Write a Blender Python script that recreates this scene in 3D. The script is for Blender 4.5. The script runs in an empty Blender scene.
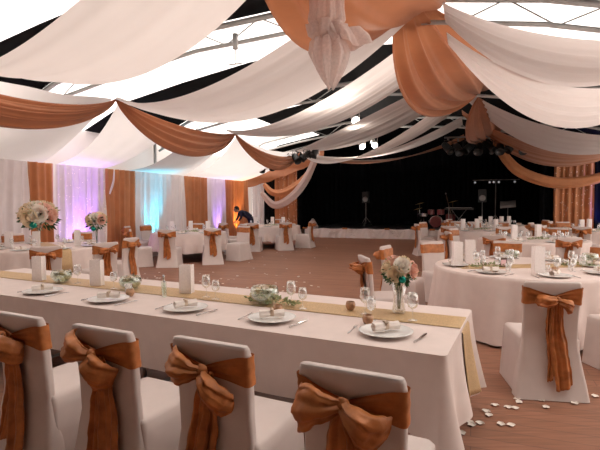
import bpy, math, random
from mathutils import Vector, Matrix, noise
random.seed(7)
PI = math.pi
sin, cos = math.sin, math.cos
SC = bpy.context.scene
COL = SC.collection

# ------------------------------------------------------------------ camera
F_PX, PITCH, ROLL, CAMH = 461.3, math.radians(2.67), math.radians(-0.29), 1.56
def cam_basis():
    cp, sp = cos(PITCH), sin(PITCH)
    F = Vector((0, cp, -sp)); R0 = Vector((1, 0, 0)); U0 = Vector((0, sp, cp))
    c, s = cos(ROLL), sin(ROLL)
    return F, R0*c + U0*s, U0*c - R0*s
CF, CR, CU = cam_basis()
cd = bpy.data.cameras.new('camera'); cam = bpy.data.objects.new('camera', cd); COL.objects.link(cam)
m = Matrix((CR, CU, -CF)).transposed().to_4x4(); m.translation = Vector((0, 0, CAMH))
cam.matrix_world = m
cd.sensor_width = 36; cd.lens = 36*F_PX/600; cd.clip_start = .05
SC.camera = cam
def at(x, y, z):
    """the point at height z seen at photo position x, y (a measuring aid)"""
    d = CF*F_PX + CR*(x-300) - CU*(y-225)
    t = (z-CAMH)/d.z
    return Vector((d.x*t, d.y*t, z))

# marquee frame: a runs along the tent, p across it
AX = Vector((.352, .936, 0)); PX = Vector((.936, -.352, 0))
def T(a, p, z=0.0): return AX*a + PX*p + Vector((0, 0, z))
ROT_A = math.atan2(-AX.x, AX.y)      # turns local +Y onto the tent axis

# ------------------------------------------------------------------ materials
def newmat(name):
    mt = bpy.data.materials.new(name); mt.use_nodes = True
    nt = mt.node_tree; nt.nodes.clear()
    out = nt.nodes.new('ShaderNodeOutputMaterial')
    return mt, nt, out
def noise_col(nt, c1, c2, scale, detail=3, vec_scale=None):
    tc = nt.nodes.new('ShaderNodeTexCoord'); nz = nt.nodes.new('ShaderNodeTexNoise')
    nz.inputs['Scale'].default_value = scale; nz.inputs['Detail'].default_value = detail
    mp = nt.nodes.new('ShaderNodeMapping')
    if vec_scale: mp.inputs['Scale'].default_value = vec_scale
    nt.links.new(tc.outputs['Object'], mp.inputs[0]); nt.links.new(mp.outputs[0], nz.inputs['Vector'])
    r = nt.nodes.new('ShaderNodeValToRGB')
    r.color_ramp.elements[0].position = .3; r.color_ramp.elements[1].position = .7
    r.color_ramp.elements[0].color = (*c1, 1); r.color_ramp.elements[1].color = (*c2, 1)
    nt.links.new(nz.outputs[0], r.inputs[0])
    return r.outputs[0], nz
def fabric(name, col, var=.06, rough=.85, trans=0.0, sheen=0.0, bump=.0, scale=30, spec=.3, see=0.0, vs=None, tcol=None):
    mt, nt, out = newmat(name)
    c1 = tuple(max(0, c*(1-var)) for c in col); c2 = tuple(min(1, c*(1+var)) for c in col)
    cs, nz = noise_col(nt, c1, c2, scale, 4, vs)
    b = nt.nodes.new('ShaderNodeBsdfPrincipled')
    nt.links.new(cs, b.inputs['Base Color'])
    b.inputs['Roughness'].default_value = rough; b.inputs['Specular IOR Level'].default_value = spec
    b.inputs['Sheen Weight'].default_value = sheen
    if bump:
        bp = nt.nodes.new('ShaderNodeBump'); bp.inputs['Strength'].default_value = bump; bp.inputs['Distance'].default_value = .01
        nt.links.new(nz.outputs[0], bp.inputs['Height']); nt.links.new(bp.outputs[0], b.inputs['Normal'])
    last = b.outputs[0]
    if trans:
        t = nt.nodes.new('ShaderNodeBsdfTranslucent'); mx = nt.nodes.new('ShaderNodeMixShader')
        if tcol: t.inputs[0].default_value = (*tcol, 1)
        else: nt.links.new(cs, t.inputs[0])
        mx.inputs[0].default_value = trans
        nt.links.new(last, mx.inputs[1]); nt.links.new(t.outputs[0], mx.inputs[2]); last = mx.outputs[0]
    if see:
        t = nt.nodes.new('ShaderNodeBsdfTransparent'); mx = nt.nodes.new('ShaderNodeMixShader')
        mx.inputs[0].default_value = see
        nt.links.new(last, mx.inputs[1]); nt.links.new(t.outputs[0], mx.inputs[2]); last = mx.outputs[0]
    nt.links.new(last, out.inputs[0])
    return mt
def plain(name, col, rough=.5, metal=0.0, emit=None, es=0.0, spec=.5):
    mt, nt, out = newmat(name)
    cs, nz = noise_col(nt, tuple(c*.94 for c in col), col, 12)
    b = nt.nodes.new('ShaderNodeBsdfPrincipled'); nt.links.new(cs, b.inputs['Base Color'])
    b.inputs['Roughness'].default_value = rough; b.inputs['Metallic'].default_value = metal
    b.inputs['Specular IOR Level'].default_value = spec
    if emit: b.inputs['Emission Color'].default_value = (*emit, 1); b.inputs['Emission Strength'].default_value = es
    nt.links.new(b.outputs[0], out.inputs[0]); return mt
def glassmat(name, tint=(.96, .97, .97), lo=.06):
    mt, nt, out = newmat(name)
    t = nt.nodes.new('ShaderNodeBsdfTransparent'); t.inputs[0].default_value = (*tint, 1)
    g = nt.nodes.new('ShaderNodeBsdfGlossy'); g.inputs['Roughness'].default_value = .05; g.inputs[0].default_value = (1, 1, 1, 1)
    lw = nt.nodes.new('ShaderNodeLayerWeight'); lw.inputs[0].default_value = .35
    ad = nt.nodes.new('ShaderNodeMath'); ad.operation = 'MULTIPLY_ADD'; ad.inputs[1].default_value = .75; ad.inputs[2].default_value = lo
    nt.links.new(lw.outputs['Facing'], ad.inputs[0])
    mx = nt.nodes.new('ShaderNodeMixShader'); nt.links.new(ad.outputs[0], mx.inputs[0])
    nt.links.new(t.outputs[0], mx.inputs[1]); nt.links.new(g.outputs[0], mx.inputs[2]); nt.links.new(mx.outputs[0], out.inputs[0])
    return mt

M = {}
M['cover'] = fabric('white_stretch_cover', (.66, .57, .535), .03, .7, bump=.05, scale=8)
M['cloth'] = fabric('white_tablecloth', (.77, .655, .61), .03, .85, bump=.04, scale=10)
M['copper'] = fabric('copper_satin', (.44, .15, .042), .28, .45, bump=.5, scale=14, spec=.35)
M['copper_drape'] = fabric('copper_drape', (.42, .165, .075), .10, .5, trans=.27, sheen=.2, scale=3, spec=.4, tcol=(.52, .20, .09))
M['copper_curtain'] = fabric('copper_curtain', (.52, .20, .075), .12, .5, trans=.1, sheen=.2, scale=3, spec=.5)
M['swath'] = fabric('ivory_ceiling_swath', (.86, .79, .76), .02, .9, trans=.42, scale=1.5, tcol=(.86, .79, .76))
M['swath_white'] = fabric('white_eave_sheet', (.90, .87, .86), .02, .9, trans=.5, scale=1.5)
M['curtain'] = fabric('white_voile_curtain', (.84, .79, .80), .03, .85, trans=.25, scale=5)
M['tulle'] = fabric('ivory_tulle', (.78, .66, .62), .10, .9, trans=.4, see=.35, scale=40)
M['black_cloth'] = fabric('black_molton', (.006, .006, .007), .3, .95, scale=4, spec=.1)
M['runner'] = fabric('gold_glitter_runner', (.58, .39, .20), .28, .55, scale=160, spec=.6, bump=.3)
M['satin_napkin'] = fabric('cream_napkin', (.88, .80, .74), .05, .8, scale=20)
M['ribbon'] = fabric('ivory_ribbon', (.66, .52, .40), .08, .6, scale=30)
M['porcelain'] = plain('white_porcelain', (.82, .81, .79), .2)
M['steel'] = plain('polished_steel', (.55, .53, .52), .25, 1)
M['alu'] = plain('aluminium_truss', (.55, .55, .54), .5, .3)
M['grey_metal'] = plain('grey_steel_tube', (.30, .28, .27), .5, .5)
M['black_plastic'] = plain('black_plastic', (.015, .015, .016), .5)
M['lamp_white'] = plain('white_lamp_housing', (.7, .68, .66), .4)
M['lens'] = plain('lamp_lens', (.8, .8, .85), .1, emit=(.9, .92, 1), es=.22)
M['paper'] = fabric('white_lace_paper', (.93, .88, .86), .05, .8, trans=.3, scale=60, bump=.3)
M['glass'] = glassmat('clear_glass', lo=.12)
M['green_glass'] = glassmat('pale_green_glass', (.86, .93, .88), .1)
M['amber_glass'] = fabric('amber_votive_glass', (.62, .36, .20), .15, .25, trans=.3, scale=60, spec=.8)
M['candle'] = plain('cream_wax', (.85, .78, .62), .6)
M['rose_cream'] = fabric('cream_rose_petals', (.86, .72, .52), .08, .8, trans=.15, scale=12)
M['rose_pink'] = fabric('blush_rose_petals', (.85, .55, .45), .10, .8, trans=.15, scale=12)
M['rose_white'] = fabric('white_rose_petals', (.86, .80, .72), .06, .8, trans=.15, scale=12)
M['leaf'] = fabric('dark_green_leaves', (.05, .12, .05), .35, .6, scale=30)
M['leaf_pale'] = fabric('pale_green_sprigs', (.38, .42, .22), .35, .7, scale=40)
M['teal'] = plain('teal_mirror_ball', (.01, .30, .24), .15, .7)
M['wood_dark'] = plain('dark_wood', (.10, .05, .03), .5)
M['pink_card'] = plain('pink_card', (.75, .50, .52), .7)
M['petal'] = fabric('white_petals', (.88, .80, .72), .06, .8, scale=20)
M['skin'] = plain('skin', (.45, .25, .18), .6)
M['hair'] = plain('dark_hair', (.015, .010, .008), .6)
M['navy'] = fabric('navy_shirt', (.02, .022, .05), .2, .8, scale=20)
M['drum_red'] = plain('dark_red_shell', (.20, .03, .03), .3)
M['brass'] = plain('brass_cymbal', (.45, .30, .10), .3, 1)
M['white_skin'] = plain('drum_head', (.6, .57, .52), .6)
M['stage_white'] = fabric('stage_skirt_cloth', (.74, .66, .63), .04, .9, scale=4)
M['bead'] = plain('fairy_light_bead', (1, .9, .8), .3, emit=(1, .85, .7), es=.55)

# floor: brown wooden dance-floor planks laid across the tent
def floor_mat():
    mt, nt, out = newmat('brown_plank_floor')
    tc = nt.nodes.new('ShaderNodeTexCoord'); mp = nt.nodes.new('ShaderNodeMapping')
    mp.inputs['Rotation'].default_value = (0, 0, math.radians(20.6))
    nt.links.new(tc.outputs['Object'], mp.inputs[0])
    br = nt.nodes.new('ShaderNodeTexBrick')
    br.inputs['Scale'].default_value = 1; br.inputs['Brick Width'].default_value = 2.0; br.inputs['Row Height'].default_value = .14
    br.inputs['Mortar Size'].default_value = .004; br.inputs['Mortar Smooth'].default_value = .3
    br.inputs['Color1'].default_value = (.325, .155, .096, 1); br.inputs['Color2'].default_value = (.265, .124, .075, 1)
    br.inputs['Mortar'].default_value = (.20, .10, .07, 1); br.inputs['Bias'].default_value = 0
    nt.links.new(mp.outputs[0], br.inputs['Vector'])
    mp2 = nt.nodes.new('ShaderNodeMapping'); mp2.inputs['Rotation'].default_value = (0, 0, math.radians(20.6)); mp2.inputs['Scale'].default_value = (1.2, 14, 1)
    nt.links.new(tc.outputs['Object'], mp2.inputs[0])
    nz = nt.nodes.new('ShaderNodeTexNoise'); nz.inputs['Scale'].default_value = 2.5; nz.inputs['Detail'].default_value = 6
    nt.links.new(mp2.outputs[0], nz.inputs['Vector'])
    rp = nt.nodes.new('ShaderNodeValToRGB'); rp.color_ramp.elements[0].position = .3; rp.color_ramp.elements[1].position = .75
    rp.color_ramp.elements[0].color = (.8, .8, .8, 1); rp.color_ramp.elements[1].color = (1.22, 1.2, 1.2, 1)
    nt.links.new(nz.outputs[0], rp.inputs[0])
    mx = nt.nodes.new('ShaderNodeMix'); mx.data_type = 'RGBA'; mx.blend_type = 'MULTIPLY'; mx.inputs[0].default_value = 1
    nt.links.new(br.outputs['Color'], mx.inputs[6]); nt.links.new(rp.outputs[0], mx.inputs[7])
    b = nt.nodes.new('ShaderNodeBsdfPrincipled'); nt.links.new(mx.outputs[2], b.inputs['Base Color'])
    b.inputs['Roughness'].default_value = .55; b.inputs['Specular IOR Level'].default_value = .3
    nt.links.new(b.outputs[0], out.inputs[0]); return mt
M['floor'] = floor_mat()
def canvas_mat():
    mt, nt, out = newmat('white_tent_canvas')
    cs, _ = noise_col(nt, (.86, .86, .86), (.9, .9, .9), 1)
    d = nt.nodes.new('ShaderNodeBsdfDiffuse'); nt.links.new(cs, d.inputs[0])
    t = nt.nodes.new('ShaderNodeBsdfTranslucent'); nt.links.new(cs, t.inputs[0])
    tr = nt.nodes.new('ShaderNodeBsdfTransparent'); tr.inputs[0].default_value = (1, .985, .97, 1)
    a = nt.nodes.new('ShaderNodeMixShader'); a.inputs[0].default_value = .6
    nt.links.new(d.outputs[0], a.inputs[1]); nt.links.new(t.outputs[0], a.inputs[2])
    b = nt.nodes.new('ShaderNodeMixShader'); b.inputs[0].default_value = .5
    nt.links.new(a.outputs[0], b.inputs[1]); nt.links.new(tr.outputs[0], b.inputs[2])
    nt.links.new(b.outputs[0], out.inputs[0]); return mt
M['canvas'] = canvas_mat()
M['canvas_side'] = fabric('white_side_canvas', (.82, .78, .76), .03, .9, trans=.35, scale=1)
M['canvas_wall'] = fabric('cream_wall_canvas', (.70, .62, .56), .03, .9, scale=1)

# ------------------------------------------------------------------ mesh helpers
class MB:
    def __init__(s): s.v = []; s.f = []; s.mi = []
    def add(s, vs, fs, mi=0):
        o = len(s.v); s.v += [tuple(x) for x in vs]
        s.f += [tuple(i+o for i in f) for f in fs]; s.mi += [mi]*len(fs); return s
    def grid(s, fn, nu, nv, closed_v=False, mi=0):
        vs = []; mv = nv if closed_v else nv+1
        for i in range(nu+1):
            for j in range(mv): vs.append(tuple(fn(i/nu, j/nv)))
        fs = []
        for i in range(nu):
            for j in range(nv):
                a = i*mv+j; b = i*mv+(j+1) % mv
                fs.append((a, b, b+mv, a+mv))
        return s.add(vs, fs, mi)
    def box(s, c, d, rz=0, mi=0, taper=1):
        cx, cy, cz = c; dx, dy, dz = (k/2 for k in d); vs = []
        for z in (-1, 1):
            k = taper if z > 0 else 1
            for x, y in ((-1, -1), (1, -1), (1, 1), (-1, 1)):
                X, Y = x*dx*k, y*dy*k
                vs.append((cx+X*cos(rz)-Y*sin(rz), cy+X*sin(rz)+Y*cos(rz), cz+z*dz))
        return s.add(vs, [(0, 3, 2, 1), (4, 5, 6, 7), (0, 1, 5, 4), (1, 2, 6, 5), (2, 3, 7, 6), (3, 0, 4, 7)], mi)
    def tube(s, pts, r, n=8, mi=0, cap=True):
        pts = [Vector(p) for p in pts]; rs = r if isinstance(r, (list, tuple)) else [r]*len(pts)
        vs = []; up = Vector((0, 0, 1))
        for i, p in enumerate(pts):
            d = (pts[min(i+1, len(pts)-1)]-pts[max(i-1, 0)]).normalized()
            q = up if abs(d.z) < .95 else Vector((1, 0, 0))
            a = d.cross(q).normalized(); b = d.cross(a)
            for k in range(n):
                t = 2*PI*k/n; vs.append(tuple(p+(a*cos(t)+b*sin(t))*rs[i]))
        fs = [(i*n+k, i*n+(k+1) % n, (i+1)*n+(k+1) % n, (i+1)*n+k) for i in range(len(pts)-1) for k in range(n)]
        if cap: fs += [tuple(reversed(range(n))), tuple(range((len(pts)-1)*n, len(pts)*n))]
        return s.add(vs, fs, mi)
    def lathe(s, prof, n=24, c=(0, 0, 0), mi=0):
        vs = []
        for r, z in prof:
            for k in range(n):
                t = 2*PI*k/n; vs.append((c[0]+r*cos(t), c[1]+r*sin(t), c[2]+z))
        fs = [(i*n+k, i*n+(k+1) % n, (i+1)*n+(k+1) % n, (i+1)*n+k) for i in range(len(prof)-1) for k in range(n)]
        return s.add(vs, fs, mi)
    def ball(s, c, r, n=12, sq=(1, 1, 1), mi=0):
        prof = [(max(1e-4, r*sin(PI*i/n)), -r*cos(PI*i/n)) for i in range(n+1)]
        k0 = len(s.v); s.lathe(prof, n+4, (0, 0, 0), mi)
        for i in range(k0, len(s.v)):
            x, y, z = s.v[i]; s.v[i] = (c[0]+x*sq[0], c[1]+y*sq[1], c[2]+z*sq[2])
        return s
    def build(s, name, mats, parent=None, loc=None, rz=0, smooth=True, sub=0, solid=0, bevel=0):
        me = bpy.data.meshes.new(name); me.from_pydata(s.v, [], s.f)
        mats = mats if isinstance(mats, (list, tuple)) else [mats]
        for mm in mats: me.materials.append(mm)
        me.polygons.foreach_set('material_index', s.mi)
        me.polygons.foreach_set('use_smooth', [smooth]*len(me.polygons))
        me.update()
        o = bpy.data.objects.new(name, me); COL.objects.link(o)
        if parent: o.parent = parent
        if loc is not None: o.location = loc
        o.rotation_euler.z = rz
        if bevel:
            b = o.modifiers.new('bevel', 'BEVEL'); b.width = bevel; b.segments = 2; b.limit_method = 'ANGLE'
        if solid:
            b = o.modifiers.new('solid', 'SOLIDIFY'); b.thickness = solid; b.offset = 0
        if sub:
            b = o.modifiers.new('sub', 'SUBSURF'); b.levels = sub; b.render_levels = sub
        return o
def tag(o, label=None, cat=None, group=None, kind=None):
    if label: o['label'] = label
    if cat: o['category'] = cat
    if group: o['group'] = group
    if kind: o['kind'] = kind
    return o
def empty(name, loc=(0, 0, 0), rz=0):
    o = bpy.data.objects.new(name, None); o.empty_display_size = .1; COL.objects.link(o)
    o.location = loc; o.rotation_euler.z = rz; return o
def dup(o, parent=None):
    c = o.copy(); COL.objects.link(c); c.parent = parent
    for ch in list(o.children): dup(ch, c)
    return c
class Proto:
    """first use hands out the source object itself, later uses copies"""
    def __init__(s, maker): s.maker = maker; s.o = None; s.used = False
    def put(s, loc, rz, label, cat, group=None, sc=None):
        if s.o is None: s.o = s.maker(); o = s.o
        else: o = dup(s.o)
        o.location = loc; o.rotation_euler.z = rz
        if sc: o.scale = (sc, sc, sc)
        else: o.scale = (1, 1, 1)
        if 'group' in o.keys() and not group: del o['group']
        return tag(o, label, cat, group)

# ------------------------------------------------------------------ the setting
WL, WR, AF, AB, ASTG = -9.9, 5.3, -4.0, 27.0, 20.14
b = MB(); b.add([T(AF, WL-.3), T(AF, WR+.3), T(AB, WR+.3), T(AB, WL-.3)], [(0, 1, 2, 3)])
tag(b.build('floor', M['floor'], smooth=False), kind='structure')
def wall(name, p0, p1, mat, zt=3.9, n=1, wav=0.0, nrm=None):
    b = MB(); d = (p1-p0); nr = nrm if nrm is not None else Vector((-d.y, d.x, 0)).normalized()
    b.grid(lambda u, v: p0+d*u+Vector((0, 0, zt*v))+nr*(wav*sin(u*n*1.6)), max(1, n), 4)
    b.grid(lambda u, v: p0+d*u+Vector((0, 0, zt*v))+nr*(wav*sin(u*n*1.6)+.06), max(1, n), 4)
    return tag(b.build(name, mat), kind='structure')
wall('wall_left', T(AF, WL-.18), T(ASTG+.1, WL-.18), M['canvas_side'], 3.6)
wall('wall_right', T(AF, WR), T(3.0, WR), M['canvas_wall'], 3.8)
wall('wall_right', T(3.0, WR), T(ASTG, WR), M['canvas'], 3.8)
wall('wall_right', T(ASTG, WR), T(AB, WR), M['black_cloth'], 3.8)
wall('wall_front', T(AF, WL), T(AF, WR), M['canvas_wall'], 4.9)
wall('wall_back', T(AB-.2, WL), T(AB-.2, WR), M['black_cloth'], 5.2, 220, .06)
wall('wall_left', T(ASTG+.2, WL), T(AB, WL), M['black_cloth'], 4.2, 120, .05)

# roof: a faceted arch profile, translucent canvas with black lining bands
RP = [(WL-.4, 3.55), (-8.6, 4.30), (-6.9, 4.62), (-5.0, 4.92), (-3.0, 5.02), (-.7, 4.86), (.94, 4.60), (1.64, 4.42), (3.6, 4.25), (WR+.4, 3.7)]
def roofz(p):
    for (a, za), (b_, zb) in zip(RP, RP[1:]):
        if p <= b_: return za+(zb-za)*(p-a)/(b_-a)
    return RP[-1][1]
b = MB()
# spans: (a0, a1, p-from, p-to, white?)
PW = [x[0] for x in RP]
def roofspan(a0, a1, pa, pb, mi):
    ps = [pa]+[p for p in PW if pa < p < pb]+[pb]
    for q0, q1 in zip(ps, ps[1:]):
        b.add([T(a0, q0, roofz(q0)), T(a1, q0, roofz(q0)), T(a1, q1, roofz(q1)), T(a0, q1, roofz(q1))], [(0, 1, 2, 3)], mi)
lo, hi = PW[0], PW[-1]
ROOF = [(AF, 1.6, lo, hi, 1), (1.6, 2.6, lo, hi, 0), (2.6, 5.9, lo, hi, 0), (5.9, 7.7, lo, hi, 1), (7.7, 10.0, lo, hi, 0), (10.0, 12.8, lo, hi, 1),  # first span: unseen black behind the camera, added to cut light on front faces
        (12.8, 14.6, lo, -5.4, 0), (12.8, 14.6, -5.4, hi, 1), (14.6, 17.0, lo, -7.2, 0), (14.6, 17.0, -7.2, hi, 1), (17.0, 20.1, lo, -6.6, 0), (17.0, 20.1, -6.6, hi, 1),
        (20.1, AB, lo, hi, 1)]
for r in ROOF: roofspan(*r)
tag(b.build('ceiling', [M['canvas'], M['black_cloth']], smooth=False), kind='structure')

# aluminium roof trusses (upper chord follows the roof, lower chord, webs)
def truss(a, label):
    o = empty('roof_truss', T(a, -2.4)); org = T(a, -2.4)
    ps = [WL+.1, -8.6, -6.9, -5.0, -3.0, -.7, .94, 1.64, 3.6, WR-.1]
    up = [T(a, p, roofz(p)-.08)-org for p in ps]
    lowd = [T(a, p, roofz(p)-.08-.36)-org for p in ps]
    MB().tube(up, .055, 8).build('upper_chord', M['alu'], o)
    MB().tube(lowd, .04, 8).build('lower_chord', M['alu'], o)
    w = MB(); k = 22
    def pt(t, d):
        p = ps[0]+(ps[-1]-ps[0])*t; return T(a, p, roofz(p)-.08-d)-org
    for i in range(k):
        w.tube([pt(i/k, 0 if i % 2 else .36), pt((i+1)/k, .36 if i % 2 else 0)], .012, 6)
    w.build('web', M['alu'], o)
    for pp, nm in ((WL-.06, 'post'), (WR-.1, 'post')):
        MB().tube([T(a, pp, 0)-org, T(a, pp, roofz(pp)-.08)-org], .06, 8).build(nm, M['alu'], o)
    return tag(o, label, 'truss', 'trusses carrying the tent roof')
truss(2.6, 'grey aluminium roof truss over the near end of the long table')
truss(7.7, 'grey zigzag roof truss against bright roof where ivory swaths gather')
truss(12.8, 'grey aluminium roof truss in front of the black lining, second from the stage')
truss(18.5, 'grey aluminium roof truss nearest the stage, above the black spotlights')

# a purlin brace seen against the bright roof
def bar(name, pts, r, label, cat):
    return tag(MB().tube(pts, r, 8).build(name, M['alu']), label, cat)

# ------------------------------------------------------------------ curtains
def curtain(name, p0, p1, z0, z1, mat, label, cat='curtain', group=None, amp=.045, per=.22, seed=0, gather=0.0, beads=0, parts=None):
    rnd = random.Random(seed+11); d = p1-p0; L = d.length; nr = Vector((-d.y, d.x, 0)).normalized()
    if nr.dot(Vector((0, 0, 0))-p0) < 0: nr = -nr
    ph = [rnd.uniform(0, 6.28) for _ in range(4)]; n = max(16, int(L/per*9))
    org = p0.copy(); org.z = z0
    def wv(u):
        s = u*L
        return amp*(sin(2*PI*s/per+ph[0])+.5*sin(2*PI*s/(per*1.7)+ph[1])+.3*sin(2*PI*s/(per*.6)+ph[2]))
    def fn(u, v):
        # v from floor (0) to head (1)
        uu = .5+(u-.5)*(1-gather*sin(PI*min(1, v*1.1))**2)
        sway = .03*sin(v*3+ph[3]+u*5)
        q = p0+d*uu; a = wv(u+.01*sin(v*4))*(.75+.5*(1-v))
        return (q.x-org.x+nr.x*(a+.1+sway*.3), q.y-org.y+nr.y*(a+.1+sway*.3), (z1-z0)*v)
    o = MB().grid(fn, n, 12).build(name, mat, loc=org)
    tag(o, label, cat, group)
    if beads:
        bb = MB()
        for k in range(beads):
            u = rnd.random(); v = rnd.uniform(.05, .98); q = fn(u, v)
            bb.ball((q[0]+nr.x*.03, q[1]+nr.y*.03, q[2]), .009, 4)
        tag(bb.build('fairy_lights', M['bead'], o), kind='stuff')
    return o
ET = 2.58
W_ = lambda a: T(a, WL)
G = 'pleated curtains along the tent side'
curtain('white_curtain', W_(3.6), W_(7.91), 0, ET, M['curtain'], 'white pleated curtain at the near end of the tent side', group=G, seed=1)
curtain('copper_curtain', W_(7.91), W_(8.69), 0, ET, M['copper_curtain'], 'narrow copper satin curtain behind the tall rose bouquet', group=G, seed=2, amp=.06)
curtain('fairy_light_curtain', W_(8.69), W_(10.36), 0, ET, M['curtain'], 'white voile curtain with fairy lights glowing purple', group=G, seed=3, beads=90)
curtain('copper_curtain', W_(10.36), W_(11.6), 0, ET, M['copper_curtain'], 'copper curtain between purple-lit and cyan-lit white curtains', group=G, seed=4, gather=.05)
curtain('white_curtain', W_(11.6), W_(14.18), 0, ET, M['curtain'], 'white pleated curtain glowing cyan at its foot', group=G, seed=5)
curtain('copper_curtain', W_(14.18), W_(15.71), 0, ET, M['copper_curtain'], 'copper curtain just past the cyan-lit white curtain', group=G, seed=6)
curtain('white_curtain', W_(15.71), W_(17.03), 0, ET, M['curtain'], 'narrow white curtain with violet glow behind the middle round table', group=G, seed=7)
curtain('copper_curtain', W_(17.03), W_(19.3), 0, ET+.1, M['copper_curtain'], 'copper curtain lit golden behind the bending person', group=G, seed=8)
PZ = lambda p: T(ASTG, p)
curtain('ivory_curtain', PZ(-10.0), PZ(-9.36), 0, 2.75, M['curtain'], 'plain ivory curtain in the corner beside the black gap', seed=9)
curtain('black_curtain', PZ(-9.36), PZ(-7.5), 0, 3.6, M['black_cloth'], 'black side curtain in the gap behind the looped tulle', seed=10, parts=None)
GC = 'copper curtains with fairy lights framing the stage'
curtain('copper_stage_curtain', T(ASTG-.25, -8.68), T(ASTG-.25, -7.57), 0, 3.7, M['copper_curtain'], 'copper curtain with fairy lights framing the stage at its tulle end', group=GC, seed=11, beads=110, amp=.05)
curtain('copper_stage_curtain', T(ASTG-.25, 2.84), T(ASTG-.25, 4.17), 0, 3.3, M['copper_curtain'], 'copper curtain with fairy lights behind the round tables, beside blue light', group=GC, seed=12, beads=110, amp=.05)
curtain('black_curtain', PZ(2.4), PZ(WR-.05), 0, 3.9, M['black_cloth'], 'black curtain closing the space behind the copper curtain with blue light', seed=13)

# ------------------------------------------------------------------ ceiling swaths
def swath(name, mat, q, label, cat, group, p0=-.4, p1=-6.95, z1=3.75, folds=5, cross=.0, fold=.03, seed=0):
    a0, z0, a1, w0, wm, w1, s, tl = q
    rnd = random.Random(seed); ph = [rnd.uniform(0, 6.28) for _ in range(3)]
    org = T(a0, p0, z0)
    def fn(u, v):
        w = (w0*(1-u)+w1*u)+wm*4*u*(1-u)
        sg = 2*v-1; k = 4*u*(1-u)
        a = a0*(1-u)+a1*u+sg*w/2
        z = z0*(1-u)+z1*u-s*k-sg*tl*k-cross*(1-sg*sg)*k
        z += fold*(sin(sg*folds*3+ph[0])+.6*sin(sg*folds*5.3+ph[1]+u*2))*(1-.5*k)*(1-sg**6)
        return T(a, p0*(1-u)+p1*u, z)-org
    o = MB().grid(fn, 48, 40).build(name, mat, loc=org)
    return tag(o, label, cat, group)
SG = 'ivory fabric swaths slung across the ceiling'
S = M['swath']
swath('fabric_swath', S, [2.96, 4.55, 4.28, .69, 1.11, .32, 1.34, -.11], 'broad ivory ceiling swath nearest the camera, filling the upper corner', 'ceiling drape', SG, seed=1, folds=3, z1=4.0)
swath('fabric_swath', S, [6.36, 4.76, 7.93, 1.53, .84, .53, .93, .08], 'ivory ceiling swath passing behind the hanging tulle bundle', 'ceiling drape', SG, seed=2)
swath('fabric_swath', S, [9.02, 4.74, 12.59, 1.88, .8, .71, .65, 0], 'ivory ceiling swath between two black bands, beyond the tulle bundle', 'ceiling drape', SG, seed=3)
swath('fabric_swath', S, [12.13, 4.53, 18.2, 1.99, 2.09, .26, .32, 0], 'ivory ceiling swath beside the white ceiling spotlights', 'ceiling drape', SG, seed=4)
swath('fabric_swath', S, [13.42, 4.36, 18.75, 1.95, 3.31, .12, .85, -.32], 'ivory ceiling swath third from the stage, under the hanging copper drape', 'ceiling drape', SG, seed=5)
swath('fabric_swath', S, [17.13, 4.40, 18.9, 1.82, 2.43, .22, .67, -.17], 'thin ivory ceiling swath just before the copper one at the stage', 'ceiling drape', SG, seed=6)
swath('copper_swath', M['copper_drape'], [20.6, 4.30, 19.76, 1.6, 1.8, .27, .62, -.2], 'copper ceiling swath along the top of the stage opening', 'ceiling drape', None, seed=7)
RR = dict(p0=-.4, p1=WR-.1, z1=3.6)
RN = dict(p0=-.4, p1=3.6, z1=4.1)
GR = 'fabric swaths slung to the far side from the copper drapes'
swath('fabric_swath', S, [6.64, 4.12, 6.59, .69, 2.21, .20, .94, -.09], 'ivory swath below the zigzag truss, beside the first copper drape', 'ceiling drape', GR, seed=8, **RN)
swath('fabric_swath', S, [7.49, 4.06, 10.02, .52, .6, .47, 1.01, .22], 'ivory swath beyond the thin black line, under the zigzag truss side', 'ceiling drape', GR, seed=9, **RN)
swath('fabric_swath', S, [13.9, 4.74, 13.3, .9, 2.2, .5, 1.15, .08], 'pinkish ivory swath just above the copper stage valance', 'ceiling drape', GR, seed=10, **RR)
swath('copper_valance', M['copper_drape'], [16.6, 4.6, 17.6, .8, 1.6, .8, 1.10, .16], 'copper valance curving above the fairy-light curtain beside the stage', 'ceiling drape', None, seed=11, **RR)

# gathered edge swags between hanging points: u along, v across the cloth
def swag(name, mat, A, B, s_top, s_bot, bulge, label, cat, group, folds=4, fold=.05, side=None, wide=0.0, seed=0, n=40, w0=0.0, w1=0.0):
    A = Vector(A); B = Vector(B); org = A.copy(); sd = side or PX
    rnd = random.Random(seed); ph = [rnd.uniform(0, 6.28) for _ in range(3)]
    def fn(u, v):
        k = 4*u*(1-u); kk = k**.8
        c = A.lerp(B, u)
        z = -(s_top+(s_bot-s_top)*v)*kk
        off = sd*(bulge*sin(PI*v)*kk + wide*(v-.5)*kk + (w0*(1-u)+w1*u)*v)
        f = fold*(sin(v*folds*2*PI+ph[0]+u*1.5)+.5*sin(v*folds*3.7*PI+ph[1]))*(.25+.75*kk)
        return c+Vector((0, 0, z+.5*f-.04*v))+off+sd*f - org
    o = MB().grid(fn, n, 48).build(name, mat, loc=org)
    return tag(o, label, cat, group)
ND = [2.6, 7.7, 12.8, 18.5]
NP, NZ = -6.95, 3.75
CD = M['copper_drape']
gs = 'copper swags along the low side of the roof'
swag('copper_swag', CD, T(ND[0], NP, NZ), T(ND[1], NP, NZ), .48, .95, .15, 'copper swag hanging nearest, above the white and purple curtains', 'drape', gs, seed=1)
swag('copper_swag', CD, T(ND[1], NP, NZ), T(ND[2], NP, NZ), .25, .92, .15, 'copper swag in the middle of the row, above the cyan curtain', 'drape', gs, seed=2)
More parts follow.
